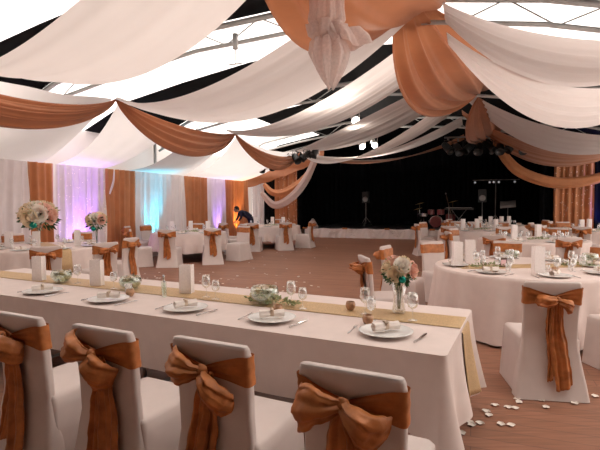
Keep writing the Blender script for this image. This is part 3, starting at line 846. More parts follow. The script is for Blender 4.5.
# place settings on the long table
places = [(.39, .25, 'at the end of the long table'), (1.19, .24, 'behind the chair with one wide tail'), (1.94, .23, 'third from the end of the long table'),
          (2.74, .21, 'fourth from the end of the long table'), (3.58, .20, 'last in view on the long table')]
for e, v, w in places:
    p = LP(e, v, ZT)
    PR['plate'].put(p, 0, 'white dinner plate '+w, 'plate', 'plates on the long table')
    PR['napkin'].put(p+Vector((0, 0, .021)), RZL+.9+random.uniform(-.4, .4), 'rolled cream napkin with ribbon on the plate '+w, 'napkin', 'napkins on the long table')
    PR['fork'].put(LP(e+.215, v, ZT-.0005), RZL+PI+.06, 'steel fork beside the plate '+w, 'fork', 'forks on the long table')
    PR['knife'].put(LP(e-.215, v, ZT-.0005), RZL+PI-.12, 'steel knife beside the plate '+w, 'knife', 'knives on the long table')
gw = 'glasses on the long table'
for k, (e, v, kd, w) in enumerate([(.66, .66, 'wine', 'large wine glass before the rose bouquet on the long table'), (.57, .52, 'water', 'water glass between amber candle and bouquet on the long table'),
        (.31, .62, 'wine', 'wine glass nearest the end of the long table'), (1.27, .68, 'wine', 'wine glass just beside the flower bowl on the long table'), (1.14, .62, 'water', 'water glass beyond the flower bowl, nearer the amber candles'),
        (2.08, .66, 'wine', 'wine glass beside the middle paper lantern on the long table'), (1.95, .62, 'water', 'water glass between middle paper lantern and flower bowl'),
        (2.82, .50, 'tumbler', 'low tumbler beside the plate fourth from the end'), (3.70, .66, 'wine', 'wine glass beside the leafy bowl at the far end of view'), (3.12, .60, 'water', 'water glass between the two leafy bowls on the long table')]):
    z = ZR if .55 < v < .9 else ZT
    PR[kd].put(LP(e, v, z), 0, w, 'glass', gw)
gb = 'paper lantern bags on the long table'
PR['bag'].put(LP(2.36, .74, ZR), RZL+.25, 'white paper lantern bag in the middle of the long table', 'lantern', gb)
PR['bag'].put(LP(3.42, .66, ZR), RZL+.35, 'white paper lantern bag before the sashed chairs, on the long table', 'lantern', gb)
PR['bag'].put(LP(4.25, .62, ZR), RZL+.3, 'white paper lantern bag at the frame edge on the long table', 'lantern', gb)
gv = 'amber votive holders on the long table'
PR['votive'].put(LP(.80, .74, ZR), 0, 'amber votive holder farther back on the gold runner', 'candle', gv)
PR['votive'].put(LP(.56, .42, ZT), 0, 'amber votive holder just behind the nearest plate', 'candle', gv)
PR['votive'].put(LP(1.25, .43, ZT), 0, 'amber votive holder between plate and flower bowl', 'candle', gv)
PR['votive'].put(LP(2.72, .42, ZT), 0, 'amber votive holder behind the plate fourth from the end', 'candle', gv)
gB = 'glass flower bowls on the long table'
PR['bowl'].put(LP(1.50, .66, ZR), 0, 'glass bowl of pale roses and greenery nearest on the long table', 'flower bowl', gB, sc=1.15)
PR['bowl'].put(LP(2.97, .66, ZR), .8, 'glass bowl of pale flowers between two paper lanterns', 'flower bowl', gB)
PR['bowl'].put(LP(3.92, .64, ZR), 1.6, 'glass bowl of pale flowers at the far end of the long table', 'flower bowl', gB)
PR['garland'].put(LP(1.42, .66, ZR), RZL, 'greenery and petals strewn around the nearest flower bowl', 'garland')
PR['bottle'].put(LP(2.50, .60, ZR), 0, 'small glass bottle left of the middle paper lantern, taller one', 'bottle', 'small bottles on the long table')
PR['bottle'].put(LP(2.42, .52, ZT), 0, 'small glass bottle right beside the middle paper lantern', 'bottle', 'small bottles on the long table', sc=.85)
# bouquet in its own vase at the back of the long table
bq = mk_bouquet(.24, .125, 8, 21, (.0, -.105, .02), 'cyl')(); bq.location = LP(.45, .80, ZR)
tag(bq, 'bouquet of cream and blush roses with teal ball in glass vase on the long table', 'bouquet')

# ------------------------------------------------------------------ round tables
def mk_round_table():
    o = empty('round_table')
    MB().lathe([(.001, .70), (1.03, .70), (1.03, .735), (.001, .735)], 48).build('tabletop', M['wood_dark'], o, smooth=False)
    for k in range(4):
        a = PI/4+PI/2*k
        MB().tube([(.55*cos(a), .55*sin(a), .70), (.72*cos(a), .72*sin(a), .02)], .018, 8).build('leg', M['black_plastic'], o)
    return o
RT = Proto(mk_round_table)
def round_cloth(R, hem, seed):
    rnd = random.Random(seed); ph = [rnd.uniform(0, 6.28) for _ in range(3)]; z0 = TH; n = 200
    b = MB()
    def fn(u, v):
        th = 2*PI*v
        i = int(round(u*25))
        if i < 4: q = (.4, .8, 1, 1)[i]*(R-.012) + (.009 if i == 3 else 0); return (q*cos(th), q*sin(th), z0-(.001 if i == 3 else 0))
        t = (i-3)/22
        pl = sin(17*th+ph[0]+.7*sin(3*th))+.5*sin(29*th+ph[1])
        r = R+.02*t+.042*t*(1+pl)
        return (r*cos(th), r*sin(th), z0-.003-(z0-hem)*t-(.02*t*sin(4*th+ph[2])))
    b.grid(fn, 25, n, True)
    b.add([(.4*(R-.012)*cos(2*PI*k/n), .4*(R-.012)*sin(2*PI*k/n), z0) for k in range(n)], [tuple(range(n))])
    return b
def dirword(dx, dy):
    a = math.degrees(math.atan2(dy, dx)) % 360
    return ['right-hand', 'far right', 'far', 'far left', 'left-hand', 'near left', 'near', 'near right'][int(((a+22.5) % 360)//45)]
ROUND = {
 # key: centre, R, hem, description
 'T1': ((2.82, 5.78), 1.08, .05, 'nearest round table'),
 'T2': ((5.05, 10.0), 1.10, .10, 'second round table'),
 'T3': ((5.30, 13.75), 1.10, .10, 'round table near the drums'),
 'T4': ((8.45, 13.0), 1.10, .10, 'round table before the lit pillar'),
 'T5': ((6.95, 16.35), 1.05, .10, 'round table at the stage front'),
 'T0': ((-4.9, 8.9), 1.08, .10, 'tall bouquet table'),
 'TB': ((-3.2, 13.25), 1.05, .26, 'cyan curtain table'),
 'TC': ((-1.12, 16.9), 1.12, .26, 'bending person table'),
}
for k, (c, R, hem, w) in ROUND.items():
    RT.put((c[0], c[1], 0), .3, 'dark folding table hidden under the cloth of the '+w, 'table', 'round banquet tables')
    o = round_cloth(R, hem, sum(map(ord, k))).build('tablecloth', M['cloth'], loc=(c[0], c[1], 0))
    tag(o, 'white pleated cloth over the '+w, 'tablecloth', 'white round tablecloths')
ZC = TH+.001
def place_round(k, angles, full, gap=.86, chair_var='g1', skip=()):
    (cx, cy), R, hem, w = ROUND[k]
    used = {}
    for i, adeg in enumerate(angles):
        a = math.radians(adeg); dx, dy = cos(a), sin(a); dw = dirword(dx, dy)
        if dw in used: dw = dw+' inner' if False else dw
        used[dw] = 1
        rz = a+PI/2
        p = Vector((cx+dx*(R-.24), cy+dy*(R-.24), ZC))
        PR['plate'].put(p, 0, 'white plate at the %s place of the %s' % (dw, w), 'plate', 'plates on the '+w)
        PR['napkin'].put(p+Vector((0, 0, .021)), rz+.8, 'rolled cream napkin at the %s place of the %s' % (dw, w), 'napkin', 'napkins on the '+w)
        t = Vector((-dy, dx, 0))
        PR['wine'].put(Vector((cx+dx*(R-.46), cy+dy*(R-.46), ZC))+t*.12, 0, 'wine glass at the %s place of the %s' % (dw, w), 'glass', 'glasses on the '+w)
        if full or k in ('T2', 'T3'):
            PR['water'].put(Vector((cx+dx*(R-.50), cy+dy*(R-.50), ZC))-t*.05, 0, 'water glass at the %s place of the %s' % (dw, w), 'glass', 'glasses on the '+w)
        if full:
            PR['tumbler'].put(Vector((cx+dx*(R-.56), cy+dy*(R-.56), ZC))+t*.05, 0, 'small tumbler at the %s place of the %s' % (dw, w), 'glass', 'glasses on the '+w)
            PR['fork'].put(p-t*-.215, rz, 'steel fork at the %s place of the %s' % (dw, w), 'fork', 'forks on the '+w)
            PR['knife'].put(p-t*.215, rz, 'steel knife at the %s place of the %s' % (dw, w), 'knife', 'knives on the '+w)
EIGHT = [0, 45, 90, 135, 180, 225, 270, 315]
place_round('T1', [a-5 for a in EIGHT], True)
for k in ('T2', 'T3', 'T4', 'T5'): place_round(k, EIGHT, False)
for k in ('T0', 'TB', 'TC'): place_round(k, EIGHT, False)

def chairs_round(k, angles, dist=.78, var='g1'):
    (cx, cy), R, hem, w = ROUND[k]
    for adeg in angles:
        a = math.radians(adeg); dx, dy = cos(a), sin(a); d = R+dist-.28
        chair(var, cx+dx*d, cy+dy*d, (-dx, -dy), 'white chair with copper bow, %s side of the %s' % (dirword(dx, dy), w), 'chairs around the '+w)
# nearest round table: chairs as seen
def chair_at(var, x, y, k, label):
    (cx, cy), R, hem, w = ROUND[k]; d = Vector((cx-x, cy-y, 0)).normalized()
    return chair(var, x, y, d, label, 'chairs around the '+w)
b_ = at(548, 400, 0)
chair('r1', b_.x+.08, b_.y+.31, (.16, 1), 'white covered chair with neat copper bow at the near side of the nearest round table', 'chairs around the nearest round table')
chair_at('g1', 3.02, 4.22, 'T1', 'white covered chair cut by the frame edge beside the nearest round table')
chair('g1', 1.03, 5.45, (1, .12), 'white covered chair seen side-on beyond the amber votives, sash hanging', 'chairs around the nearest round table')
chair('g1', 1.50, 6.62, (1, -.55), 'white covered chair behind the rose bouquet, turned to the nearest round table', 'chairs around the nearest round table')
chairs_round('T1', [112, 72, 28], .74)
for k, an in (('T2', [0, 45, 135, 178, 222, 262, 312]), ('T3', [45, 90, 135, 180, 225, 270, 315]), ('T4', [0, 45, 90, 135, 180, 225, 270, 315]), ('T5', [0, 135, 180, 225, 315])):
    chairs_round(k, an, .72)
# far side tables
chair_at('g1', -3.95, 7.15, 'T0', 'white covered chair with its back to the long table, before the tall bouquet')
chair_at('g1', -3.42, 7.75, 'T0', 'white covered chair with wrinkled copper bow beside the paper lantern')
chair('g1', -3.45, 8.75, (-1, .3), 'white covered chair turned side-on to the tall bouquet table', 'chairs around the tall bouquet table')
chairs_round('T0', [185, 235, 140, 95], .72)
c_ = at(167, 268, 0); chair('g1', c_.x, c_.y+.33, (.02, 1), 'white covered chair with straight copper tail before the cyan curtain table', 'chairs around the cyan curtain table')
c_ = at(210, 265, 0); chair('g1', c_.x, c_.y+.33, (-.25, 1), 'white covered chair at the aisle side before the cyan curtain table', 'chairs around the cyan curtain table')
chair('g1', -3.98, 11.6, (1, .35), 'white covered chair seen side-on before the cyan curtain foot', 'chairs around the cyan curtain table')
chair('g1', -1.72, 12.75, (-.55, -1), 'white covered chair facing out between the two farther round tables', 'chairs around the cyan curtain table')
chairs_round('TB', [35, 95, 150, 180], .72)
c_ = at(253, 252, 0); chair('g1', c_.x, c_.y+.33, (.1, 1), 'white covered chair with straight tail before the bending person table', 'chairs around the bending person table')
chair('g1', -.55, 15.55, (-.3, 1), 'white covered chair at the dance floor side of the farthest side table', 'chairs around the bending person table')
chair('g1', .15, 16.35, (-1, .4), 'white covered chair side-on nearest the stage skirt', 'chairs around the bending person table')
chair('g1', -2.35, 15.35, (.75, 1), 'white covered chair at the curtain side before the bending person', 'chairs around the bending person table')
chairs_round('TC', [80], .72)

# things on the round tables
def on(k, dx, dy): return Vector((ROUND[k][0][0]+dx, ROUND[k][0][1]+dy, ZC))
gl = 'paper lantern bags on the round tables'
p = at(457, 266, .76); PR['bagT'].put((p.x, p.y, ZC), .1, 'white paper lantern bag nearest the cloth edge on the nearest round table', 'lantern', gl)
p = at(470, 263, .76); PR['bagT'].put((p.x, p.y, ZC), -.1, 'white paper lantern bag second of the pair on the nearest round table', 'lantern', gl)
p = at(537, 274, .76); PR['bagT'].put((p.x, p.y-.02, ZC), .05, 'white lace paper lantern bag above the neat copper bow chair', 'lantern', gl)
p = at(503, 267, .76); PR['frame'].put((p.x, p.y, ZC), .2, 'small dark framed pink card on the nearest round table', 'sign')
p = at(488, 267, .76); PR['garland'].put((p.x, p.y, ZC), .1, 'pale greenery beside the framed card on the nearest round table', 'garland')
p = at(580, 266, .76); PR['garland'].put((p.x, p.y, ZC), -.1, 'pale greenery at the frame side of the nearest round table', 'garland')
p = at(555, 272, .76); PR['votive'].put((p.x, p.y, ZC), 0, 'amber votive holder beside the lace lantern on the nearest round table', 'candle')
p = at(495, 272, .76); PR['votive'].put((p.x, p.y, ZC), 0, 'amber votive holder before the framed pink card', 'candle')
for i, (x, y) in enumerate(((512, 258), (590, 262))):
    p = at(x, y, .76); PR['bowl'].put((p.x, p.y, ZC), i, ['glass flower bowl behind the framed pink card', 'glass flower bowl near the frame edge on the nearest round table'][i], 'flower bowl')
for k, pts in (('T2', ((-.35, .1), (.25, .25))), ('T3', ((-.4, .1), (.1, .3), (.5, -.1))), ('T4', ((-.5, .0), (-.1, .3))), ('T5', ((-.55, 0), (-.15, .1), (.2, 0), (.55, .2))),
               ('T0', ((-.9+.42, -.4), (.0, -.35), (.5, .2))), ('TB', ((-.5, .1), (0, .25), (.55, 0))), ('TC', ((-.5, 0), (.1, .2), (.5, .1)))):
    for i, (dx, dy) in enumerate(pts):
        PR['bagT'].put(on(k, dx, dy), .2*i, 'white paper lantern bag, %s on the %s' % (['leftmost', 'second from left', 'third from left', 'rightmost'][i], ROUND[k][3]), 'lantern', gl)
for k in ('T2', 'T3', 'T4', 'T5', 'TB', 'TC'):
    PR['garland'].put(on(k, .05, -.12), .2, 'pale greenery strewn in the middle of the '+ROUND[k][3], 'garland', 'greenery on the round tables')
bq = mk_bouquet(.42, .33, 16, 31, (.03, -.24, .02))(); p = at(46, 240, .76); bq.location = (-4.95, 8.75, ZC)
tag(bq, 'tall bouquet of cream roses with teal ball before the narrow copper curtain', 'bouquet')
bq = mk_bouquet(.38, .20, 8, 41, (.0, -.14, -.05))(); bq.location = (-4.02, 9.1, ZC)
tag(bq, 'smaller white rose bouquet with dark leaves before the copper curtain', 'bouquet')
# gold overlays on two round tables
def overlay(k, w, rz, label, flat):
    (cx, cy), R, hem, _ = ROUND[k]; b = MB()
    prof = [(-R-.1, TH-.40), (-R-.07, TH-.22), (-R-.035, TH-.06), (-R+.0, TH+.004)]+[(-R+2*R*i/20, TH+.004) for i in range(1, 20)]+[(R, TH+.004), (R+.035, TH-.06), (R+.07, TH-.22), (R+.1, TH-.40)]
    prof[0] = (-R-.10, TH-.40); prof[-1] = (R+.10, TH-.40)
    if flat: prof = [(-R*.80+1.6*R*i/20, TH+.004) for i in range(21)]
    nP = len(prof)-1
    b.grid(lambda u, v: (prof[int(round(u*nP))][0], -w/2+w*v, prof[int(round(u*nP))][1]), nP, 8)
    return tag(b.build('table_runner', M['runner'], loc=(cx, cy, 0), rz=rz, solid=.002), label, 'table runner')
overlay('T1', .34, .06, 'gold glitter runner across the nearest round table', True)
overlay('T0', .40, -.9, 'gold runner hanging over the edge of the tall bouquet table', False)

# ------------------------------------------------------------------ stage
def stage():
    o = empty('stage', T(ASTG, -2.4), ROT_A)
    x0, x1, d, h = -4.93, 5.3, 5.6, .42
    # local x across (PX), y along AX
    MB().box(((x0+x1)/2, d/2+.05, h/2), (x1-x0, d, h)).build('platform', M['black_plastic'], o, smooth=False)
    L_ = x1-x0; W = .95
    def fn(u, v):
        s = u*L_; k = (s % W)/W; sag = .03*sin(PI*k)
        return (x0+s, -.01-.05*abs(sin(PI*k))*v-.022*sin(s*21+v*3)-.02*sin(s*9+v*6)*v - .03*v-.025*sin(v*9+4*abs(k-.5)*3)*sin(PI*k), (h+.012)*(1-v)-sag*(1-v)+.004)
    MB().grid(fn, 260, 8).build('stage_skirt', M['stage_white'], o)
    # drooping folds fanning from each pin point
    n = int(L_/W)
    for i in range(0, n+1, 2):
        b = MB(); X = x0+i*W+.02
        for s in (-1, 1): b.ball((X+s*.06, -.06, h+.01), .05, 8, (1.2, .6, .8))
        b.ball((X, -.07, h), .03, 8); b.build('bow', M['copper'], o)
    f = MB()
    for i in range(n):
        X = x0+i*W
        for q in (.35, .65, .9):
            f.tube([(X+W*q*.25+.03, -.035, h-.02), (X+W*.5*q+.1, -.07, h-.18-.10*q), (X+W*(1-q*.3)-.05, -.05, h-.06-.05*q)], [.006, .028, .006], 8)
    f.build('skirt_folds', M['stage_white'], o)
    tag(o, 'low stage with white draped skirt and small copper bows', 'stage')
stage()
SH = .42
def SP(a, p): q = T(a, p); q.z = SH; return q
def drum_kit():
    o = empty('drum_kit', SP(22.0, -1.6), ROT_A)
    def drum(c, r, l, ax, nm, mat):
        b = MB().lathe([(.001, -l/2), (r, -l/2), (r, l/2), (.001, l/2)], 24)
        if ax == 'y':
            b.v = [(x, z, -y) for x, y, z in b.v]
        b.v = [(x+c[0], y+c[1], z+c[2]) for x, y, z in b.v]
        d = b.build(nm, M[mat], o, smooth=False)
        hb = MB().lathe([(r+.008, -.012), (r+.012, 0), (r+.008, .012)], 24)
        for s in (-1, 1):
            h2 = MB(); h2.lathe([(r-.01, s*l/2-.01), (r+.010, s*l/2-.01), (r+.010, s*l/2+.01), (r-.01, s*l/2+.01)], 24)
            if ax == 'y': h2.v = [(x, z, -y) for x, y, z in h2.v]
            h2.v = [(x+c[0], y+c[1], z+c[2]) for x, y, z in h2.v]; h2.build('hoop', M['steel'], d)
    drum((0, 0, .28), .27, .42, 'y', 'bass_drum', 'drum_red')
    drum((-.22, -.02, .72), .15, .22, 'z', 'tom', 'drum_red'); drum((.2, -.02, .72), .16, .24, 'z', 'tom', 'drum_red')
    drum((.62, .25, .42), .21, .40, 'z', 'floor_tom', 'drum_red'); drum((-.55, .3, .58), .18, .14, 'z', 'snare_drum', 'steel')
    for x, y, z in ((-.75, .1, 1.10), (.72, .05, 1.18), (-.85, .35, .85)):
        c = MB().lathe([(.001, .03), (.03, .03), (.22, .0), (.001, -.004)], 24); c.v = [(a+x, b_+y, d+z+a*.25) for a, b_, d in c.v]
        c.build('cymbal', M['brass'], o)
        st = MB().tube([(x, y, .25), (x, y, z+.04)], .011, 8)
        for k in range(3):
            t = 2*PI*k/3; st.tube([(x, y, .32), (x+.22*cos(t), y+.22*sin(t), .01)], .008, 6)
        st.build('cymbal_stand', M['steel'], o)
    st = MB()
    for x, y in ((.62, .25), (-.55, .3)):
        for k in range(3):
            t = 2*PI*k/3+.5; st.tube([(x+.19*cos(t), y+.19*sin(t), .5), (x+.2*cos(t), y+.2*sin(t), .0)], .009, 6)
    st.build('drum_legs', M['steel'], o)
    tag(o, 'dark red drum kit with cymbals on the black stage', 'drum kit')
drum_kit()
def stand_speaker(a, p, label, hh=1.15):
    o = empty('stage_speaker', SP(a, p), ROT_A)
    st = MB().tube([(0, 0, .1), (0, 0, hh)], .018, 8)
    for k in range(3):
        t = 2*PI*k/3+.5; st.tube([(0, 0, .45), (.35*cos(t), .35*sin(t), .012)], .012, 6)
    st.build('tripod', M['grey_metal'], o)
    MB().box((0, 0, hh+.28), (.34, .3, .56), taper=.92).build('cabinet', M['black_plastic'], o, smooth=False, bevel=.02)
    g = MB().lathe([(.001, 0), (.12, 0), (.13, .01)], 20); g.v = [(x, -.155-z, y+hh+.18) for x, y, z in g.v]; g.build('woofer', M['grey_metal'], o)
    tag(o, label, 'speaker', 'speakers on the stage')
stand_speaker(22.6, -5.0, 'black speaker on tripod at the tulle side of the stage')
stand_speaker(21.3, .35, 'black speaker on tripod between drums and lamp bar')
def lamp_bar():
    o = empty('stage_lamp_stand', SP(22.0, .9), ROT_A); h = 2.55-SH
    st = MB().tube([(0, 0, .1), (0, 0, h)], .02, 8)
    for k in range(3):
        t = 2*PI*k/3+.5; st.tube([(0, 0, .6), (.45*cos(t), .45*sin(t), .012)], .012, 6)
    st.build('tripod', M['grey_metal'], o)
    MB().tube([(-.95, 0, h), (.95, 0, h)], .02, 8).build('crossbar', M['grey_metal'], o)
    for x in (-.85, -.25, -.08, .12, .75):
        c = MB().lathe([(.001, -.1), (.05, -.1), (.06, 0), (.065, .03), (.055, .03), (.001, .02)], 16)
        c.v = [(x+X, -.05-Z, h-.1+Y) for X, Y, Z in c.v]; l = c.build('lamp', M['black_plastic'], o)
        d = MB().lathe([(.001, .0), (.045, .0), (.045, .006), (.001, .006)], 16); d.v = [(x+X, -.085-Z, h-.1+Y) for X, Y, Z in d.v]
        d.build('lens', M['lens'], l)
    tag(o, 'black lamp stand with a crossbar of small lit stage lamps', 'lamp')
lamp_bar()
def small_stage():
    o = empty('keyboard', SP(21.4, -.6), ROT_A)
    b = MB()
    for s in (-1, 1): b.tube([(s*.3, -.15, .01), (-s*.3, .15, .82)], .015, 6)
    b.tube([(-.35, -.15, .02), (-.35, .15, .02)], .015, 6)
    b.build('stand', M['grey_metal'], o)
    MB().box((0, 0, .87), (1.2, .3, .09)).build('body', M['black_plastic'], o, smooth=False, bevel=.01)
    MB().box((0, -.04, .92), (1.05, .15, .012)).build('keys', M['white_skin'], o, smooth=False)
    tag(o, 'keyboard on a crossed stand beside the drum kit', 'keyboard')
    o = empty('microphone_stand', SP(21.0, -1.0), ROT_A)
    b = MB().tube([(0, 0, .0), (0, 0, 1.0)], .012, 8); b.lathe([(.001, 0), (.14, 0), (.14, .02), (.001, .03)], 20); b.build('stand', M['grey_metal'], o)
    MB().tube([(-.12, 0, 1.5), (.0, 0, 1.0), (.15, 0, .42)], .016, 8).build('boom', M['wood_dark'], o)
    MB().ball((-.13, 0, 1.54), .035, 8).build('microphone', M['grey_metal'], o)
    tag(o, 'microphone stand with slanting boom beside the drum kit', 'microphone stand')
    o = empty('music_stand', SP(21.2, 1.35), ROT_A)
    b = MB().tube([(0, 0, .1), (0, 0, 1.0)], .012, 8)
    for k in range(3):
        t = 2*PI*k/3; b.tube([(0, 0, .25), (.25*cos(t), .25*sin(t), .01)], .008, 6)
    b.build('tripod', M['grey_metal'], o)
    q = MB(); q.grid(lambda u, v: (-.3+.6*u, -.1+.22*v, .92+.28*v+.06*(u-.5)), 2, 2); q.build('desk', M['grey_metal'], o, solid=.01)
    tag(o, 'grey music stand tilted in front of the black curtain', 'music stand')
    # white cloth bundle at the skirt end
    b = MB()
    def fn(u, v):
        t = 2*PI*v; r = (.20*(1-u)**.7+.03)*(1+.18*sin(5*t+u*3)+.08*sin(11*t)); return (r*cos(t), r*sin(t)*.8, .42*u+.02*sin(3*t)*u)
    b.grid(fn, 14, 40, True)
    tag(b.build('cloth_bundle', M['tulle'], loc=SP(20.45, -7.05)), 'white tulle bundle standing at the corner of the stage', 'cloth')
small_stage()

# ------------------------------------------------------------------ spotlights in the roof
def mk_spot(mat):
    def f():
        o = empty('spotlight')
        c = MB().lathe([(.001, -.24), (.07, -.24), (.10, -.16), (.11, .10), (.125, .16), (.115, .16), (.10, .10), (.001, .09)], 18)
        ca, sa = cos(.9), sin(.9); c.v = [(x, y*ca-z*sa, y*-sa*1.0-z*ca) for x, y, z in c.v]; c.build('housing', M[mat], o)
        y = MB().tube([(-.14, 0, 0), (-.14, 0, .22), (.14, 0, .22), (.14, 0, 0)], .014, 6); y.build('yoke', M[mat], o)
        MB().tube([(0, 0, .22), (0, 0, .30)], .03, 8).build('clamp', M['grey_metal'], o)
        return o
    return f
SPB, SPW = Proto(mk_spot('black_plastic')), Proto(mk_spot('lamp_white'))
def slantbar(A, B, label):
    o = MB().tube([(0, 0, 0), B-A], .03, 8).build('lighting_bar', M['grey_metal'], loc=A)
    tag(o, label, 'bar', 'bars carrying the black spotlights')
LA, LB = T(17.5, -8.35, 3.40), T(17.5, -5.75, 3.95)
slantbar(LA, LB, 'grey bar carrying black spotlights at the tulle corner')
RA, RB = T(17.2, -1.0, 3.86), T(17.2, 1.7, 3.80)
slantbar(RA, RB, 'grey bar carrying black spotlights under the small copper drape')
W5 = ['first', 'second', 'third', 'fourth', 'fifth', 'sixth', 'seventh', 'eighth']
for i in range(7):
    q = LA.lerp(LB, (i+.4)/7)+Vector((0, 0, -.38))
    SPB.put(q, ROT_A+.9*sin(i*2.1), 'black spotlight %s from the side curtains, by the looped tulle' % W5[i], 'spotlight', 'black spotlights by the looped tulle', sc=1.25)
for i in range(8):
    q = RA.lerp(RB, (i+.4)/8)+Vector((0, 0, -.38-.05*(i % 2)))
    SPB.put(q, ROT_A+.9*sin(i*1.7+1), 'black spotlight %s from the drum side, under the small copper drape' % W5[i], 'spotlight', 'black spotlights under the small copper drape', sc=1.25)
for a, p, z, w in ((14.0, -3.45, 4.18, 'white spotlight between the ivory swaths, larger one'), (9.9, -3.1, 4.35, 'added white spotlight brightening the swaths nearest the tulle bundle'), (18.4, -4.25, 3.92, 'white spotlight farther off between the swaths, first'), (18.4, -3.75, 3.95, 'white spotlight farther off between the swaths, second')):  # the one nearest the tulle is an added source for the swaths
    sp = SPW.put(T(a, p, z), ROT_A+.5, w, 'spotlight', 'white ceiling spotlights')
    ld = bpy.data.lights.new('fill_bulb', 'POINT'); ld.energy = 42 if a > 12 else 22; ld.color = (1, .90, .80); ld.shadow_soft_size = .06  # fill light added at each white spotlight to brighten the swaths
    lb = bpy.data.objects.new('fill_bulb', ld); COL.objects.link(lb); lb.parent = sp; lb.location = (0, -.20, -.22)
# control box on the near truss, seen against the bright roof
def hoist():
    o = empty('lighting_hoist', T(7.6, -4.1, 4.1))
    MB().tube([(0, 0, .55), (0, 0, .28)], .05, 10).build('motor', M['alu'], o)
    MB().tube([(0, 0, .3), (0, 0, .02)], .008, 6).build('cable', M['alu'], o)
    MB().tube([(-.12, 0, .0), (.12, 0, .02)], .012, 6).build('hook_bar', M['alu'], o)
    tag(o, 'grey hoist hanging from the truss against the bright roof', 'hoist')
hoist()

# ------------------------------------------------------------------ uplights on the curtains
def uplight(loc, col, power, label, aim=None, size=60, h=.12):
    o = empty('uplight', loc)
    MB().lathe([(.001, 0), (.075, 0), (.085, .10), (.07, .12), (.06, .10), (.001, .095)], 16).build('housing', M['black_plastic'], o)
    ld = bpy.data.lights.new('uplight', 'SPOT'); ld.energy = power; ld.color = col; ld.spot_size = math.radians(size); ld.spot_blend = .9; ld.shadow_soft_size = .05
    lo_ = bpy.data.objects.new('beam', ld); COL.objects.link(lo_); lo_.parent = o; lo_.location = (0, 0, .14)
    d = Vector(aim if aim else (0, 0, 1)); lo_.rotation_euler = d.to_track_quat('-Z', 'Y').to_euler()
    tag(o, label, 'uplight', 'floor uplights washing the curtains')
n_ = -PX
for a, col, pw, lb in ((9.45, (.42, .15, 1), 420, 'uplight washing the fairy-light curtain purple'), (9.0, (.5, .3, 1), 120, 'second uplight at the fairy-light curtain'), (12.3, (.03, .70, 1), 520, 'uplight washing the white curtain cyan'),
                       (16.4, (.38, .2, 1), 260, 'uplight washing the narrow white curtain violet'), (18.0, (1, .5, .14), 420, 'uplight washing the copper curtain golden')):
    uplight(T(a, WL+.42), col, pw, lb, Vector(n_*.16)+Vector((0, 0, 1)))
uplight(T(ASTG-.6, 4.50), (.02, .06, 1), 400, 'blue uplight beside the fairy-light pillar at the frame edge', Vector((0, 0, 1))+AX*.25)

# ------------------------------------------------------------------ petals
def petal_mesh(seed):
    rnd = random.Random(seed); b = MB()
    b.grid(lambda u, v: ((u-.5)*.05*(.6+.4*sin(PI*v)), (v-.5)*.045*(.5+.5*sin(PI*u)+.001), .003+.004*((u-.5)**2+(v-.5)**2)*4*rnd.uniform(.7, 1)), 5, 5)
    o = b.build('rose_petal', M['petal']); me = o.data; bpy.data.objects.remove(o); return me
PM = [petal_mesh(i) for i in range(4)]
def petal(x, y, z, group, label, s=1.0):
    o = bpy.data.objects.new('rose_petal', random.choice(PM)); COL.objects.link(o); o.location = (x, y, z)
    o.rotation_euler = (random.uniform(-.04, .04), random.uniform(-.04, .04), random.uniform(0, 6.28)); o.scale = (s, s, s*1.2)
    tag(o, label, 'petal', group)
for x, y in ((517, 400), (519, 403), (495, 406), (515, 409), (486, 412), (489, 416), (470, 423), (472, 426), (480, 424), (501, 425), (511, 426), (508, 408), (541, 401), (546, 408), (575, 404), (462, 434), (595, 397), (530, 398)):
    p = at(x, y, 0); petal(p.x, p.y, .001, 'petals beside the neat bow chair', 'white rose petal on the planks in front of the neat copper bow chair', 1.25)
rp = random.Random(3)
n = 0
while n < 130:
    x, y = rp.uniform(2, 330), rp.uniform(244, 292)
    p = at(x, y, 0)
    if any((p.x-c[0])**2+(p.y-c[1])**2 < 1.6 for c, *_ in ROUND.values()): continue
    if (p.to_2d()-Vector((PC.x, PC.y))).dot(NV.to_2d()) < 1.3: continue
    petal(p.x, p.y, .001, 'petals strewn over the dance floor', 'white rose petal strewn on the brown dance floor', rp.uniform(.8, 1.3)); n += 1

